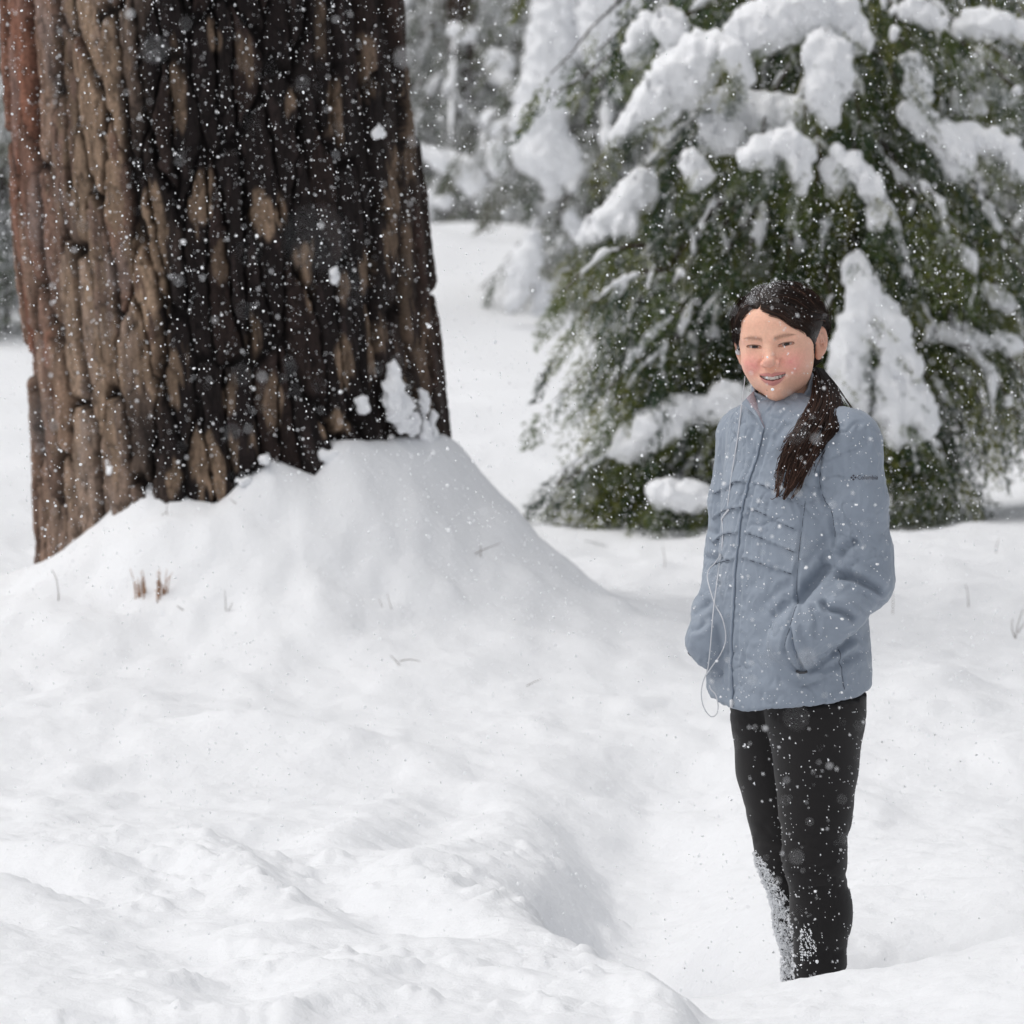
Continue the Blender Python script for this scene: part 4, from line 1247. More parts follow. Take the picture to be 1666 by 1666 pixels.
    v, f = snets(lambda p: np.linalg.norm(p - e0, axis=-1) - .0022, e0 - .005, e0 + .005, .0008)
    mk('earring', v, f, M['stud'], body)
    print('head', time.time() - T0)

    print('person', time.time() - T0)

def flakes(P, sz):
    """small irregular crystals: P (n,3), sz (n,)"""
    n = len(P)
    base = np.array([(1, 1, 1), (1, -1, -1), (-1, 1, -1), (-1, -1, 1)], float) * .75
    q = base[None] * rng.uniform(.65, 1.3, (n, 4, 1))
    a = rng.uniform(0, 2 * np.pi, n); b = rng.uniform(0, np.pi, n)
    ca, sa, cb, sb = np.cos(a), np.sin(a), np.cos(b), np.sin(b)
    R = np.stack([np.stack([ca, -sa, 0 * a], -1), np.stack([sa * cb, ca * cb, -sb], -1), np.stack([sa * sb, ca * sb, cb], -1)], 1)
    V = np.einsum('nij,nkj->nki', R, q)
    fall = np.array([.35, 0, -.94]); st = rng.uniform(0, .7, (n, 1, 1))
    V = V + (V @ fall)[..., None] * fall * st
    V = V * np.asarray(sz)[:, None, None] + np.asarray(P)[:, None]
    f = np.array([(0, 1, 2), (0, 3, 1), (0, 2, 3), (1, 3, 2)])
    F = (f[None] + (np.arange(n) * 4)[:, None, None]).reshape(-1, 3)
    return V.reshape(-1, 3), F

def flakes_round(P, sz):
    """rounder twenty-sided clumps for the big flakes"""
    n = len(P); t = (1 + 5 ** .5) / 2
    b = np.array([(-1, t, 0), (1, t, 0), (-1, -t, 0), (1, -t, 0), (0, -1, t), (0, 1, t), (0, -1, -t), (0, 1, -t), (t, 0, -1), (t, 0, 1), (-t, 0, -1), (-t, 0, 1)], float) / 1.9
    f = np.array([(0, 11, 5), (0, 5, 1), (0, 1, 7), (0, 7, 10), (0, 10, 11), (1, 5, 9), (5, 11, 4), (11, 10, 2), (10, 7, 6), (7, 1, 8), (3, 9, 4), (3, 4, 2), (3, 2, 6), (3, 6, 8), (3, 8, 9), (4, 9, 5), (2, 4, 11), (6, 2, 10), (8, 6, 7), (9, 8, 1)])
    V = b[None] * rng.uniform(.65, 1.2, (n, 12, 1)) * np.asarray(sz)[:, None, None] * rng.uniform(.75, 1.2, (n, 1, 3)) + np.asarray(P)[:, None]
    return V.reshape(-1, 3), (f[None] + (np.arange(n) * 12)[:, None, None]).reshape(-1, 3)

LEG_L = [(g(1330, 1100, 9.95), .088), (g(1327, 1170, 9.95), .083), (g(1328, 1250, 9.945), .069), (g(1327, 1320, 9.94), .0595), (g(1325, 1395, 9.935), .0525), (g(1336, 1470, 9.95), .0480), (g(1336, 1500, 9.955), .0465), (g(1333, 1565, 9.965), .0415), (g(1331, 1660, 9.97), .040), (g(1328, 1760, 9.97), .042)]
LEG_R = [(g(1268, 1100, 10.06), .084), (g(1264, 1170, 10.06), .078), (g(1266, 1250, 10.055), .070), (g(1276, 1320, 10.05), .061), (g(1281, 1390, 10.04), .052), (g(1296, 1440, 10.05), .046), (g(1304, 1500, 10.065), .0430), (g(1313, 1585, 10.08), .038), (g(1316, 1680, 10.09), .038)]
build_person()

def build_earphones():
    root = thing('earphones', 'thin white earphone cable hanging down the front of the blue jacket', 'earphones', g(1190, 840, 9.86))
    def cable(pts, r, off=.0035, jack=True, Yfix=None, name='cable'):
        q = spline(pts, 90)
        if Yfix is None:
            P_, _ = on_jacket(q[:, 0], q[:, 1], off)
            bad = sd_jacket(P_) > .03
            if bad.any():
                P_[bad] = W(q[bad, 0], q[bad, 1], np.full(bad.sum(), np.median(P_[~bad, 1]) if (~bad).any() else 9.9))
        else:
            P_ = W(q[:, 0], q[:, 1], np.linspace(Yfix[0], Yfix[1], 90))
        k = np.ones(7) / 7
        Ym = np.pad(P_[:, 1], 6, 'edge'); Ym = np.min([Ym[i:i + 90] for i in range(13)], 0); Ys = np.convolve(np.pad(Ym, 3, 'edge'), k, 'valid') - .003; P_ = W(q[:, 0], q[:, 1], Ys)
        v, f = tube(P_, r, 6); return mk(name, v, f, M['cord'], root)
    cable([(1207, 655), (1203, 690), (1199, 720), (1194, 750), (1190, 775), (1186, 805), (1183, 832)], .0013)
    cable([(1212, 612), (1210, 632), (1207, 655)], .0008, Yfix=(9.96, 9.955))
    cable([(1186, 829), (1180, 836), (1174, 845)], .0019, name='splitter')
    cable([(1174, 845), (1176, 866), (1172, 900), (1164, 915), (1154, 926), (1151, 940), (1156, 962), (1164, 985), (1174, 1003), (1180, 1025), (1180, 1045), (1172, 1065), (1160, 1082), (1149, 1098)], .0011)
    cable([(1175, 846), (1176, 880), (1172, 910), (1166, 950), (1160, 1000), (1156, 1050), (1152, 1085), (1148, 1100)], .0011)
    cable([(1148, 1098), (1143, 1112), (1141, 1130), (1144, 1148), (1152, 1162), (1160, 1166), (1167, 1159), (1168, 1145), (1164, 1130), (1157, 1122), (1154, 1115)], .0012, Yfix=(9.90, 9.90))
    c0 = h2w(np.array([-.0745, .002, -.012]))
    v, f = snets(lambda p: s_ell(p, c0, (.006, .006, .006)), c0 - .01, c0 + .01, .0015); mk('earbud', v, f, M['cord'], root)
build_earphones()
print('girl done', time.time() - T0)
# ================================================================== SNOW-LADEN CONIFERS
def make_sprays(nn, rs, wide=1.0, nl=.022, nw=.0020):
    """a flat evergreen spray along +x, unit length about .28 m, z up: needle triangles"""
    out = []
    L = .28
    tw = []
    for k in range(9):
        t = .06 + .9 * k / 9
        for sd in (1, -1):
            ln = L * (.52 * (1 - t) + .07) * rs.uniform(.75, 1.15)
            a = math.radians(rs.uniform(38, 58)) * sd
            tw.append((np.array([t * L, 0, -.05 * t * t]), np.array([math.cos(a), math.sin(a) * wide, rs.uniform(-.22, .0)]), ln))
    tw.append((np.zeros(3), np.array([1, 0, -.08]), L))
    tot = sum(t[2] for t in tw)
    for o, d, ln in tw:
        d = d / np.linalg.norm(d)
        m = max(4, int(nn * ln / tot))
        s = np.sort(rs.uniform(.02, 1, m)) * ln
        side = np.cross(d, [0, 0, 1]); side /= np.linalg.norm(side); upv = np.cross(side, d)
        an = rs.uniform(0, 2 * np.pi, m)
        dirn = d * rs.uniform(.45, .8, (m, 1)) + side * (np.cos(an) * .75)[:, None] + upv * (np.sin(an) * .45)[:, None]
        dirn /= np.linalg.norm(dirn, axis=1, keepdims=True)
        P0 = o + d * s[:, None] + np.array([0, 0, -.25]) * (s[:, None] ** 2)
        wv = np.cross(dirn, rs.normal(size=(m, 3))); wv /= np.linalg.norm(wv, axis=1, keepdims=True)
        ln_ = nl * rs.uniform(.7, 1.2, (m, 1))
        out.append(np.stack([P0 - wv * nw, P0 + wv * nw, P0 + dirn * ln_], 1))
    return np.concatenate(out)                                        # (n,3,3)

rs0 = np.random.default_rng(3)
SPRAY_FINE = [make_sprays(165, rs0, nl=.027, nw=.0031) for _ in range(4)]
SPRAY_COARSE = [make_sprays(48, rs0, nl=.043, nw=.0066) for _ in range(4)]

def basis(d, up=(0, 0, 1.0)):
    d = d / np.linalg.norm(d); y = np.cross(up, d); n = np.linalg.norm(y)
    y = y / n if n > 1e-5 else np.array([0, 1.0, 0]); z = np.cross(d, y)
    return np.stack([d, y, z], 0)                                    # rows

SPRAY_SNOW = []
def bough(p0, p1, sag, rs, protos, spacing, slen, tris, cols, wood, dust, tone, r0=.012, drop=.5, psn=.3, snr=.010):
    """one drooping bough: stem tube and hanging sprays"""
    p0 = np.asarray(p0, float); p1 = np.asarray(p1, float)
    L = np.linalg.norm(p1 - p0); n = max(7, int(L / .09))
    t = np.linspace(0, 1, n)[:, None]
    P = p0 * (1 - t) + p1 * t + np.array([0, 0, 1.0]) * (sag * 4 * t * (1 - t) * (1 - .35 * t))
    P[1:-1] += rs.normal(0, .006, (n - 2, 3))
    wood.append(tube(P, np.linspace(r0, .0025, n), 4))
    s = .14
    k = 0
    while s < 1.0:
        i = min(int(s * (n - 1)), n - 2)
        tan = P[i + 1] - P[i]; tan = tan / np.linalg.norm(tan)
        side = np.cross(tan, [0, 0, 1.0]); side /= np.linalg.norm(side) + 1e-9
        sg = 1 if k % 2 else -1
        taper = (.55 + .45 * math.sin(min(1, s * 1.15) * math.pi)) * (1.0 if s < .85 else .75)
        ln = slen * taper * rs.uniform(.7, 1.25)
        d = tan * rs.uniform(.5, .9) + side * sg * rs.uniform(.25, .8) + np.array([0, 0, -1]) * drop * rs.uniform(.5, 1.5)
        B = basis(d)
        rot = rs.uniform(-.6, .6); B = np.stack([B[0], B[1] * math.cos(rot) + B[2] * math.sin(rot), B[2] * math.cos(rot) - B[1] * math.sin(rot)])
        q = protos[rs.integers(len(protos))] * (ln / .28)
        # hang: bend downwards along its length
        x = q[..., 0:1]
        wv = P[i] + q @ B + np.array([0, 0, -1.0]) * (x ** 2) * (1.1 * drop / max(ln, .1))
        tris.append(wv)
        if rs.random() < psn:
            xs = np.linspace(-.05, rs.uniform(.3, .6), 5) * ln
            pth = P[i] + xs[:, None] * B[0] + np.array([0, 0, -1.0]) * (xs[:, None] ** 2) * (1.1 * drop / max(ln, .1)) + [0, 0, .006]
            pr = snr * rs.uniform(.45, 1.5) * np.sin(np.linspace(.15, .95, 5) * np.pi) ** .7 * rs.uniform(.5, 1.5, 5)
            sv, sf = tube(pth, pr, 5)
            SPRAY_SNOW.append((sv + rs.normal(0, .22 * snr, sv.shape), sf))
        m = len(q)
        base = tone(rs)
        c = base * rs.uniform(.7, 1.35, (m, 1))
        dm = rs.random(m) < dust
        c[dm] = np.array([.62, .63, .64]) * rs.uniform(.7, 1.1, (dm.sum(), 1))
        cols.append(np.repeat(c, 3, 0))
        s += spacing / L * rs.uniform(.7, 1.3); k += 1
    # tip spray
    d = P[-1] - P[-2] + np.array([0, 0, -.3]) * np.linalg.norm(P[-1] - P[-2])
    q = protos[0] * (slen / .28); tris.append(P[-1] + q @ basis(d)); cols.append(np.repeat(np.tile(tone(rs), (len(q), 1)), 3, 0))
    return P

def tone_fir(rs):
    a = rs.random()
    return np.array([.060, .100, .026]) * (1 - a) + np.array([.175, .178, .040]) * a if rs.random() < .62 else np.array([.026, .050, .024]) * rs.uniform(.7, 1.5)

def tone_far(rs):  # needle colour paled and greyed to stand in for distance haze
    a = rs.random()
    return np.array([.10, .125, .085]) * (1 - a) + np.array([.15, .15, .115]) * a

def pad_on(P, rs, w, cover=.7, lift=.4):
    """a lumpy pillow of snow along part of a bough's path -> V,F"""
    n = len(P); a = int(n * rs.uniform(.1, .45)); b = min(n - 1, a + max(3, int(n * cover * rs.uniform(.5, 1))))
    if b - a < 3: a = max(0, b - 3)
    q = spline(P[a:b + 1], 11)
    prof = np.sin(np.linspace(.12, 1, 11) * np.pi * .97) ** .6
    r = w * prof * np.clip(.75 + 1.5 * noise(np.stack([np.linspace(0, 6, 11), np.full(11, rs.uniform(0, 99)), np.zeros(11)], -1)), .12, 1.6)
    q = q + np.array([0, 0, 1.0]) * (r * lift)[:, None]
    V, F = tube(q, r, 7)
    c = np.vstack([np.repeat(q, 7, 0), q[:1], q[-1:]])
    off = V - c; off[:, 2] *= np.where(off[:, 2] < 0, 1.0, .6)
    V = c + off * (1 + .45 * noise(V * 14) + .3 * noise(V * 34))[:, None]
    return V, F

def blob_snow(spheres, parent, h=.011, amp=.012, name='snow_clump'):
    S = np.array(spheres, float)
    lo = (S[:, :3] - S[:, 3:]).min(0) - .05; hi = (S[:, :3] + S[:, 3:]).max(0) + .05
    def f(p):
        d = None
        for s in S:
            q = (p - s[:3]) * np.array([1, 1, 1.0])
            e = np.linalg.norm(q, axis=-1) - s[3]
            d = e if d is None else smin(d, e, .03)
        return d + 1.5 * amp * noise(p * 13) + 1.5 * amp * noise(p * [34, 34, 20] + 3) + amp * 1.0 * noise(p * [75, 75, 40]) + .35 * amp * noise(p * 150)
    V, F = snets(f, lo, hi, h, 1.6)
    return mk(name, V, F, M['snow_pad'], parent)

def px_blob(chain, Y, parent, depth_r=None, **k):
    """chain of (px,py,r_px[,dY]) at distance Y"""
    sp = []
    C = [c if len(c) == 4 else (*c, 0) for c in chain]
    for a, b in zip(C[:-1], C[1:]) if len(C) > 1 else [(C[0], C[0])]:
        n = max(1, int(np.hypot(a[0] - b[0], a[1] - b[1]) / max(6, .6 * min(a[2], b[2]))))
        for t in np.linspace(0, 1, n + 1):
            px, py, r, dy = [a[i] * (1 - t) + b[i] * t for i in range(4)]
            sp.append((*W(px, py, Y + dy), r * Y / FPX))
    return blob_snow(sp, parent, **k)

def finish_tree(root, tris, cols, wood, trunk_path, trunk_r, each=False):
    T = np.concatenate([t.reshape(-1, 3) for t in tris]); Cc = np.concatenate(cols)
    crown = mk('crown', T, np.arange(len(T)).reshape(-1, 3), M['needle'], root, col=Cc, smooth=False)
    V, F = tube(trunk_path, trunk_r, 14); V = V + (.05 * trunk_r.mean() * noise(V * 30))[:, None] * np.array([1, 1, 0])
    mk('trunk', V, F, M['twig'], root)
    if each:
        for V, F in wood: mk('bough', V, F, M['twig'], root)
    else:
        V, F = join(wood); mk('boughs', V, F, M['twig'], root)['kind'] = 'stuff'
    return crown

def build_fir():
    rs = np.random.default_rng(21)
    Yc = 20.2
    bx = W(1335, 820, Yc)[0]
    zb = float(height(np.array([bx]), np.array([Yc]))[0])
    root = thing('fir_tree', 'snow laden green fir with drooping boughs right behind the girl', 'tree', (bx, Yc, zb))
    tris, cols, wood, paths = [], [], [], []
    # boughs read off the photograph: (start row on stem, tip px, tip row, tip distance, sag)
    spec = [(-40, 1010, 222, 19.7, .10), (60, 942, 398, 19.6, .12), (120, 1110, 320, 19.4, .10), (190, 925, 475, 19.7, .12), (230, 985, 560, 19.6, .12), (270, 1090, 470, 19.2, .10), (330, 965, 640, 19.5, .14), (350, 1130, 610, 19.3, .12),
            (520, 905, 828, 19.4, .13), (560, 1040, 838, 19.3, .10), (600, 1140, 820, 19.3, .08), (470, 1060, 700, 19.3, .12), (400, 1195, 690, 19.2, .12),
            (20, 1225, 260, 19.2, .10), (60, 1330, 330, 19.15, .12), (90, 1425, 380, 19.3, .12), (160, 1280, 430, 19.2, .1), (220, 1350, 520, 19.2, .1), (280, 1250, 540, 19.2, .1), (250, 1180, 420, 19.3, .1),
            (330, 1420, 600, 19.2, .12), (380, 1390, 740, 19.15, .14), (390, 1500, 760, 19.3, .14), (420, 1560, 800, 19.4, .12), (450, 1450, 800, 19.2, .1), (500, 1300, 800, 19.2, .1),
            (-60, 1600, 70, 19.7, .10), (-20, 1690, 130, 19.7, .10), (60, 1670, 300, 19.6, .12), (110, 1600, 330, 19.5, .1), (170, 1600, 450, 19.6, .12), (140, 1700, 430, 19.8, .12), (230, 1690, 600, 19.7, .14), (300, 1640, 700, 19.6, .14), (330, 1580, 690, 19.4, .12), (350, 1720, 720, 19.8, .14), (40, 1500, 180, 19.4, .1), (150, 1520, 400, 19.3, .1), (260, 1530, 560, 19.3, .1), (-80, 1480, 60, 19.4, .1), (-60, 1180, 80, 19.4, .1), (-90, 1330, 40, 19.3, .1), (-100, 1090, 110, 19.7, .1), (-30, 1400, 210, 19.2, .1)]
    spec += [(560, 930, 835, 19.5, .12), (540, 960, 800, 19.35, .12), (590, 1000, 842, 19.3, .09), (600, 1080, 845, 19.2, .08), (610, 1120, 842, 19.3, .07), (500, 1000, 770, 19.3, .12), (620, 1200, 838, 19.2, .06), (480, 1480, 805, 19.3, .12), (500, 1530, 812, 19.3, .10), (520, 1570, 806, 19.5, .10), (540, 1430, 810, 19.2, .08), (360, 1010, 610, 19.45, .13), (340, 980, 590, 19.7, .12), (380, 1050, 650, 19.3, .12), (250, 940, 520, 19.8, .12), (380, 1600, 705, 19.5, .13), (360, 1660, 690, 19.6, .13), (300, 1560, 640, 19.4, .12)]
    for (sy, px, py, Y, sag) in spec:
        if py > 770: py -= 42
        if px > 1575 and py > 560: py -= 40
        p0 = W(1335, sy, Yc); p1 = W(px, py, Y)
        paths.append(bough(p0, p1, sag, rs, SPRAY_FINE, .034 if py > 600 else .044, .29 if py > 600 else .25, tris, cols, wood, .03, tone_fir, .013, .55, .22, .013))
    sub = [(1200, 650, 905, 828), (1150, 680, 930, 836), (1120, 700, 980, 840), (1100, 720, 1020, 845), (1120, 730, 1070, 848), (1150, 720, 1130, 845), (1060, 720, 915, 800), (1080, 700, 950, 790), (1040, 730, 960, 825), (1150, 480, 985, 640), (1120, 540, 1000, 660), (1100, 470, 960, 560), (1050, 400, 920, 470), (1080, 560, 1010, 640), (1130, 560, 1080, 650), (1150, 600, 1050, 640), (1080, 440, 950, 510),
           (1430, 650, 1560, 805), (1450, 680, 1500, 812), (1480, 690, 1545, 806), (1420, 700, 1450, 812), (1560, 560, 1660, 720), (1560, 600, 1610, 730), (1500, 600, 1570, 720), (1600, 560, 1700, 700), (1180, 330, 1100, 430), (1250, 330, 1210, 450), (1350, 350, 1330, 450), (1440, 330, 1480, 470), (1500, 300, 1560, 420), (1580, 320, 1650, 430)]
    for (ax_, ay_, px, py) in sub:
        if py > 770: py -= 38
        if px > 1575 and py > 560: py -= 40
        Y = 19.15 + .25 * rs.random()
        paths.append(bough(W(ax_, ay_, Y + .12), W(px, py, Y), .05, rs, SPRAY_FINE, .034, .24, tris, cols, wood, .03, tone_fir, .008, .6, .2, .012))
    # the rest of the whorls, all round and up to the top
    k = 0
    for z in np.concatenate([np.linspace(.75, 2.1, 26), np.linspace(2.05, 6.6, 40)]):
        az = k * 2.39996; k += 1
        ln = (1.15 * (1 - z / 7.2) ** .75 + .1) * rs.uniform(.8, 1.15)
        p0 = np.array([bx, Yc, zb + z + .25]); p1 = p0 + np.array([math.cos(az) * ln, math.sin(az) * ln, -ln * rs.uniform(.42, .75)])
        p1[2] = max(p1[2], zb + (.62 if math.cos(az) > .1 else .35))
        lowp = z < 2.0
        P = bough(p0, p1, .1, rs, SPRAY_FINE if lowp and math.sin(az) < -.2 else SPRAY_COARSE, .055 if lowp else .11, .24, tris, cols, wood, .04, tone_fir, .012, .5, .20, .013)
        paths.append(P)
    zt = np.linspace(-.3, 7.2, 30)
    tp = np.stack([bx + .02 * np.sin(zt), np.full(30, Yc), zb + zt], -1)
    finish_tree(root, tris, cols, wood, tp, np.linspace(.095, .012, 30), True)
    # ---- the large clumps of snow on it, one by one
    poke, pokec = [], []
    big = [
        ([(1196, 62, 22), (1235, 45, 38), (1280, 25, 42), (1320, 10, 36)], 19.15), ([(1176, 78, 20), (1140, 95, 38), (1105, 130, 46), (1072, 160, 40), (1048, 178, 20), (1022, 205, 9), (1005, 222, 5)], 19.35),
        ([(1185, 80, 18), (1200, 95, 20), (1208, 118, 12), (1211, 132, 6)], 19.1), ([(1330, 70, 20), (1350, 95, 36), (1345, 140, 32), (1340, 170, 20), (1352, 195, 12)], 19.05), ([(1320, 15, 20), (1365, 25, 30), (1392, 60, 22), (1400, 82, 8)], 19.2),
        ([(1165, 165, 22), (1200, 180, 34), (1250, 195, 40), (1295, 185, 30)], 19.5), ([(1150, 210, 16), (1190, 225, 26), (1160, 240, 12)], 19.4), ([(1210, 262, 9), (1240, 240, 18), (1280, 232, 24), (1315, 245, 16)], 19.0), ([(1290, 240, 18), (1300, 280, 12), (1305, 312, 5)], 18.98), ([(1245, 255, 10), (1250, 290, 7)], 19.0),
        ([(1125, 255, 12), (1133, 280, 18), (1128, 302, 12)], 19.2), ([(1052, 290, 16), (1035, 318, 26), (1015, 345, 26), (990, 362, 18), (965, 378, 12), (948, 394, 7)], 19.45), ([(1025, 355, 22), (1010, 375, 14)], 19.42),
        ([(1360, 248, 10), (1395, 275, 15), (1418, 310, 13), (1425, 345, 11), (1420, 372, 6)], 19.0), ([(1345, 275, 14), (1365, 295, 13), (1350, 305, 8)], 19.05),
        ([(1480, 180, 14), (1500, 200, 18), (1540, 228, 24), (1560, 255, 26), (1562, 280, 10)], 19.3), ([(1570, 225, 20), (1610, 228, 18), (1640, 245, 16), (1655, 275, 14), (1662, 290, 8)], 19.35), ([(1480, 100, 14), (1490, 130, 16), (1505, 160, 10)], 19.3),
        ([(1570, 35, 14), (1600, 38, 22), (1630, 45, 18), (1670, 50, 14)], 19.4), ([(1485, 12, 16), (1512, 28, 15), (1530, 36, 6)], 19.3), ([(1560, 165, 14), (1590, 175, 12)], 19.8), ([(1590, 150, 8), (1640, 165, 10)], 19.9),
        ([(1392, 412, 9), (1398, 440, 16), (1405, 480, 26), (1400, 530, 32), (1385, 580, 30), (1378, 640, 24)], 19.0), ([(1420, 500, 26), (1445, 545, 32), (1465, 600, 28), (1485, 660, 30), (1500, 705, 18)], 19.02), ([(1440, 600, 18), (1450, 660, 26), (1460, 705, 22)], 19.0), ([(1395, 600, 22), (1400, 660, 14)], 19.0),
        ([(1512, 545, 7), (1560, 552, 8), (1610, 556, 9), (1660, 562, 8)], 19.4), ([(1542, 395, 10), (1560, 415, 12), (1580, 435, 8)], 19.3), ([(1600, 470, 7), (1640, 500, 8)], 19.5),
        ([(1012, 735, 14), (1030, 715, 26), (1060, 695, 32), (1095, 678, 26), (1118, 668, 16)], 19.2), ([(1118, 668, 20), (1150, 665, 28), (1185, 655, 30), (1215, 645, 24)], 19.25), ([(1070, 800, 14), (1100, 805, 24), (1130, 808, 22), (1150, 815, 14)], 19.05),
        ([(1085, 20, 12), (1095, 50, 22), (1100, 85, 18)], 19.5), ([(1030, 90, 14), (1045, 60, 16), (1060, 30, 14)], 19.6)]
    for ch, Y in big:
        px_blob([(c[0], c[1], c[2] * .98) for c in ch], Y, root, h=.013, amp=.0145)
    for ch, Y in big:
        for c in ch[::1]:
            for _ in range(2):
                px, py, r = c[0] + rs.normal(0, .5) * c[2], c[1] + c[2] * rs.uniform(.2, .9), c[2]
                p0 = W(px, py, Y - .3 * r * Y / FPX); sg = -1 if px < 1335 else 1
                q = SPRAY_FINE[rs.integers(4)] * rs.uniform(.35, .6)
                d = np.array([sg * rs.uniform(.1, .9), -.35, -rs.uniform(.5, 1.2)])
                poke.append(p0 + q @ basis(d)); pokec.append(np.repeat(tone_fir(rs) * rs.uniform(.7, 1.3, (len(q), 1)), 3, 0))
    T = np.concatenate([t.reshape(-1, 3) for t in poke])
    mk('needle_tips', T, np.arange(len(T)).reshape(-1, 3), M['needle'], root, col=np.concatenate(pokec), smooth=False)['kind'] = 'stuff'
    # smaller pads along the other boughs, and the thin snow on the sprays
    for P in paths:
        if P[:, 2].min() > zb + 2.2: continue
        for w, cv in ((rs.uniform(.010, .026), .5), (rs.uniform(.008, .016), .3)):
            if rs.random() < .6:
                V, F = pad_on(P, rs, w, cv, .5); mk('snow_pad', V, F, M['snow_pad'], root)
    V, F = join(SPRAY_SNOW); SPRAY_SNOW.clear()
    mk('spray_snow', V, F, M['snow_pad'], root)['kind'] = 'stuff'
    print('fir', sum(len(t) for t in tris), time.time() - T0)
build_fir()

def back_tree(name, label, px, Y, hgt, seed, spread, dust, group, extra=(), n=70, slen=.42, padp=.9, tone=tone_far):  # dust: snow on the needles, raised to imitate haze as well
    rs = np.random.default_rng(seed)
    bx = (px - 833) / FPX * Y
    zb = float(height(np.array([bx]), np.array([Y]))[0]) - .05
    root = thing(name, label, 'tree', (bx, Y, zb), group)
    tris, cols, wood, pads = [], [], [], []
    zs = np.concatenate([np.linspace(.35, 2.6, int(n * .6)), np.linspace(2.7, hgt - .3, int(n * .3))])
    for k, z in enumerate(zs):
        az = k * 2.39996 + seed
        ln = (spread * (1 - z / hgt) ** .7 + .12) * rs.uniform(.75, 1.2)
        p0 = np.array([bx, Y, zb + z + .2]); p1 = p0 + np.array([math.cos(az) * ln, math.sin(az) * ln, -ln * rs.uniform(.35, .8)])
        p1[2] = max(p1[2], zb + .08)
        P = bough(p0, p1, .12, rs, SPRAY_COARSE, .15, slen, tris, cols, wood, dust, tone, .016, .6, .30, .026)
        if rs.random() < padp: pads.append(pad_on(P, rs, rs.uniform(.03, .085), .7, .4))
        if rs.random() < padp * .6: pads.append(pad_on(P, rs, rs.uniform(.02, .05), .4, .5))
    zt = np.linspace(-.3, hgt, 24)
    finish_tree(root, tris, cols, wood, np.stack([bx + .03 * np.sin(zt), np.full(24, Y), zb + zt], -1), np.linspace(.03 + .012 * hgt, .012, 24))
    V, F = join(pads + SPRAY_SNOW); SPRAY_SNOW.clear(); mk('snow_load', V, F, M['snow_pad'], root)['kind'] = 'stuff'
    for ch, Yb in extra:
        px_blob(ch, Yb, root, h=.02, amp=.02)
    return root

def build_back_trees():
    grp = 'conifers at the back of the clearing'
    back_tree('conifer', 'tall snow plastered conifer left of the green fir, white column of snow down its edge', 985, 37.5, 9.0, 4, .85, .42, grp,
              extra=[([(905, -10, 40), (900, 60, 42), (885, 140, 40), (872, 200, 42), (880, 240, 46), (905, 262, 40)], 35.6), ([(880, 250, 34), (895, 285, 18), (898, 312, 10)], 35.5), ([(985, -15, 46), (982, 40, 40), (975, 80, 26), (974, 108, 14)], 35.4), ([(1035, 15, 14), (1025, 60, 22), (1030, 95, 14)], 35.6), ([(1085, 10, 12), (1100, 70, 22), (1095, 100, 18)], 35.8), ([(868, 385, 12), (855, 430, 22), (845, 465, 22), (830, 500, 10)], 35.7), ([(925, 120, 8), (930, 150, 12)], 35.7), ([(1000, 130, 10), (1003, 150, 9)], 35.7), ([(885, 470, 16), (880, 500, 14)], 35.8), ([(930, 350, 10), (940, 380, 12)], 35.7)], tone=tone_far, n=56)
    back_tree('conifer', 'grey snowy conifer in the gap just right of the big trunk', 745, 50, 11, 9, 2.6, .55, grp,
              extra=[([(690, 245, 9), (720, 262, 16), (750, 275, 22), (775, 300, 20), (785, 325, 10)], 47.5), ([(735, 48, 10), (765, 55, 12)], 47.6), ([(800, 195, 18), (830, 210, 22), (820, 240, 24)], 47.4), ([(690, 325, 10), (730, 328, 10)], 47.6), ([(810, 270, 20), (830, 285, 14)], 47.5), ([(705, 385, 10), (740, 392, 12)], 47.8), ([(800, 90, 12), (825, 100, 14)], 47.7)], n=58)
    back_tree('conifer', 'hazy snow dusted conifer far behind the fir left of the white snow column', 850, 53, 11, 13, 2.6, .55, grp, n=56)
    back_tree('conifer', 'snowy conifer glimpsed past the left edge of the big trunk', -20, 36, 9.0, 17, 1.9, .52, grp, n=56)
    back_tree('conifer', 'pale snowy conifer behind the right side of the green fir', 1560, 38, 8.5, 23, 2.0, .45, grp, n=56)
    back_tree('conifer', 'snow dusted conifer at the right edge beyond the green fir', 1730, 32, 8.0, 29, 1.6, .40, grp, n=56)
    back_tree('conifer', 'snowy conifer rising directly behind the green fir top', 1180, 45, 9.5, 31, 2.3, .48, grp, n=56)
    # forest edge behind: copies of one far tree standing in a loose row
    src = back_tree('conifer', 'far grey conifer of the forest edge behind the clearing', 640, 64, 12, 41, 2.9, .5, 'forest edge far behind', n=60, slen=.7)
    kids = list(src.children)
    rs = np.random.default_rng(5)
    spots = [(-7.4, 63), (-5.0, 65), (-3.0, 63), (.7, 63.5), (2.6, 65), (4.7, 63), (6.9, 65), (9.2, 64), (-9.8, 65), (1.6, 71), (-3.9, 72), (5.6, 72)]
    order = sorted(range(len(spots)), key=lambda i: spots[i][0])
    words = ['first', 'second', 'third', 'fourth', 'fifth', 'sixth', 'seventh', 'eighth', 'ninth', 'tenth', 'eleventh', 'last']
    for i, (x, y) in enumerate(spots):
        r = src.copy(); COL.objects.link(r); r.location = (x, y, float(height(np.array([x]), np.array([y]))[0]) - .05)
        r['label'] = 'far grey conifer of the forest edge, ' + words[order.index(i)] + ' of the twelve from the left'
        r.rotation_euler = (0, 0, rs.uniform(0, 6.28)); sc = rs.uniform(.85, 1.2); r.scale = (sc, sc, sc)
        for ch in kids:
            c = ch.copy(); COL.objects.link(c); c.parent = r
    print('back trees', time.time() - T0)
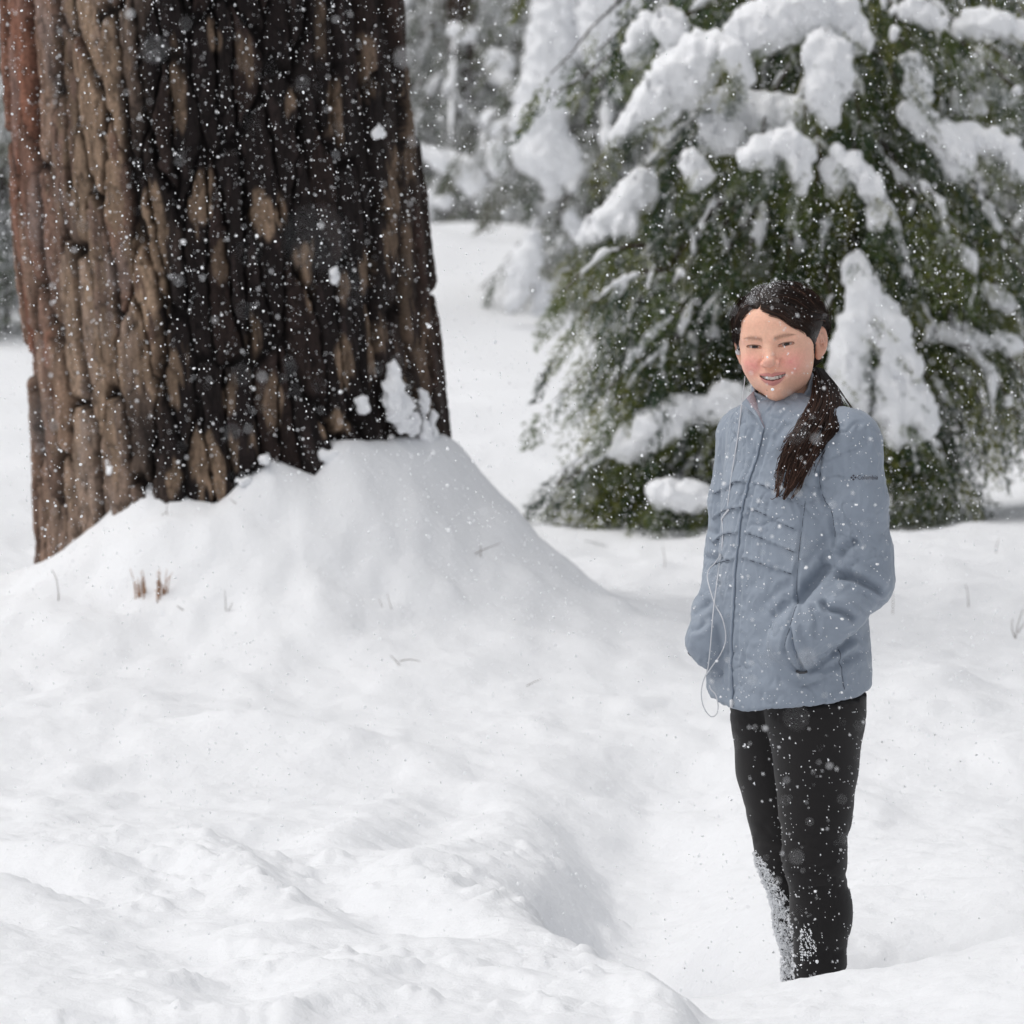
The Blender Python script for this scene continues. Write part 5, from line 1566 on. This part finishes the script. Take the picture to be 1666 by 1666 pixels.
build_back_trees()
# ================================================================== SMALL THINGS IN THE SNOW
def ground_at(px, py):
    """where the view through a photo pixel meets the snow"""
    Y = np.linspace(9.2, 40, 1500)
    P = W(np.full(1500, px), np.full(1500, py), Y)
    hz = height(P[:, 0], P[:, 1])
    k = np.argmax(P[:, 2] <= hz)
    return np.array([P[k, 0], P[k, 1], hz[k]])

def stem(name, label, cat, base, segs, r, mat, group=None):
    """a thin stem or twig: segs are px offsets from the base point"""
    b = ground_at(*base)
    root = None
    parts = []
    for s in segs:
        pts = [W(base[0] + dx, base[1] + dy, b[1] + dY) for dx, dy, dY in s]
        parts.append(tube(spline(np.array(pts), 14), np.linspace(r * .75, r * .35, 14), 5))
    V, F = join(parts)
    o = mk(name, V, F, M[mat], None, origin=b)
    tag(o, label, cat, group)
    return o

def build_bits():
    gr = 'dry stems and twigs poking out of the snow'
    for (bx, by, lab) in ((228, 973, 'left brown grass tuft of the pair in front of the trunk'), (262, 971, 'right brown grass tuft of the pair in front of the trunk')):
        b = ground_at(bx, by); s = b[1] / FPX
        root = thing('grass_tuft', lab, 'grass', b, 'dry grass tufts')
        for k in range(14):
            x0 = rng.uniform(-8, 8) * s; l = rng.uniform(8, 46) * s
            p = np.array([b + [x0, rng.normal(0, .02), -.02], b + [x0 * 1.15 + rng.normal(0, 1.5) * s, 0, l * .5], b + [x0 * 1.35 + rng.normal(0, 3.5) * s, rng.normal(0, .01), l]])
            v, f = tube(spline(p, 8), np.linspace(.0018, .0006, 8), 4); mk('blade', v, f, M['dry'], root)
    S = [((95, 978), [[(0, 4, 0), (0, -18, 0), (-4, -38, 0), (-11, -52, 0)]], .0022, 'dryg', 'bent grey stem left of the brown grass tufts'),
         ((272, 838), [[(0, 3, 0), (-1, -10, 0), (2, -22, 0)], [(-18, 12, 0), (-8, 0, 0), (0, -8, 0)]], .0016, 'dryg', 'tiny forked twig on the snow mound below the trunk'),
         ((368, 1000), [[(0, 3, 0), (-1, -20, 0), (-2, -40, 0)], [(0, 0, 0), (7, -12, 0), (10, -20, 0)], [(-80, -14, 0), (-55, 0, 0), (-25, 4, 0), (0, 0, 0)]], .0017, 'dryg', 'thin grey stem with a long twig lying left of it'),
         ((640, 995), [[(0, 4, 0), (-6, -14, 0), (-10, -30, 0)], [(-16, 0, 0), (-20, -12, 0), (-24, -20, 0)]], .0015, 'dryg', 'pair of faint short stems below the mound middle'),
         ((783, 912), [[(0, 4, 0), (-1, -16, 0), (-1, -28, 0)], [(-30, 0, 0), (0, -16, 0), (30, -28, 0)], [(-31, 4, 0), (-31, -16, 0)]], .0022, 'dryg', 'crossed twigs stuck in the right flank of the mound'),
         ((652, 1082), [[(0, 2, 0), (-9, -8, 0), (-17, -16, 0)], [(-3, -6, 0), (15, -9, 0), (32, -6, 0)]], .0020, 'dryg', 'dark V shaped twig lying on the open snow'),
         ((852, 1118), [[(0, 1, 0), (14, -7, 0), (28, -13, 0)]], .0016, 'dryg', 'short slanted twig on the snow left of the girl'),
         ((388, 822), [[(0, 2, 0), (-7, -5, 0), (-14, -10, 0)]], .0018, 'dryg', 'little dark twig at the foot of the tan bark block'),
         ((1576, 990), [[(0, 4, 0), (-1, -20, 0), (-5, -40, 0)]], .0020, 'dryg', 'single thin stem on the snow right of the girl'),
         ((1652, 1040), [[(0, 4, 0), (3, -20, 0), (12, -48, 0)], [(0, 0, 0), (-6, -20, 0), (-4, -34, 0)], [(4, -10, 0), (14, -26, 0)]], .0022, 'dryg', 'branching dry weed at the right edge of the snow'),
         ((1082, 925), [[(0, 4, 0), (-1, -20, 0), (-4, -36, 0)]], .0018, 'dryg', 'faint thin stem between the fir and the mound'),
         ((1452, 1000), [[(0, 3, 0), (1, -24, 0), (0, -46, 0)]], .0016, 'dryg', 'upright thin stem just right of the elbow'),
         ((1620, 900), [[(0, 3, 0), (2, -14, 0), (6, -24, 0)]], .0018, 'dryg', 'short stem on the far snow at right')]
    for base, segs, r, m, lab in S:
        stem('dry_twig', lab, 'twig', base, segs, r, m, gr)
    # fallen green sprig near the fir
    b = ground_at(966, 890)
    q = make_sprays(120, np.random.default_rng(2)) * .32
    V = (q - [.04, 0, 0]).reshape(-1, 3) @ basis(np.array([1, .2, -.12])) + b + [0, 0, .015]
    o = mk('fir_sprig', V, np.arange(len(V)).reshape(-1, 3), M['needle'], None, col=np.tile([.03, .04, .022], (len(V), 1)), smooth=False, origin=b)
    tag(o, 'small dark green sprig fallen on the snow between mound and fir', 'sprig')
build_bits()

# ================================================================== FALLING SNOW
def build_flakes():
    rs = np.random.default_rng(99)
    n = 160000
    Y = 21 * rs.random(n) ** (1 / 2.6)
    Y = Y[Y > 1.3]; n = len(Y)
    x = rs.uniform(-1, 1, n) * (.097 * Y + .25)
    zc = 1.6 - .077 * Y; z = zc + rs.uniform(-1, 1, n) * (.097 * Y + .2)
    ok = z > height(x, Y) + .01
    P = np.stack([x, Y, z], -1)[ok]
    keep = rs.random(len(P)) < np.interp(P[:, 1], [1.3, 6, 8.5, 21], [.12, .30, .80, .80])
    P = P[keep]
    sz = np.exp(rs.normal(math.log(.00090), .52, len(P))) ; sz = np.clip(sz, .0005, .0042)
    sz = np.minimum(sz, .0032); bg_ = sz > .00185
    V, F = join([flakes(P[~bg_], sz[~bg_]), flakes_round(P[bg_], sz[bg_])])
    o = mk('falling_snow', V, F, M['flake'], smooth=False)
    tag(o, 'white snowflakes falling through the air everywhere', None, None, 'stuff')
    print('flakes', len(P), time.time() - T0)
build_flakes()
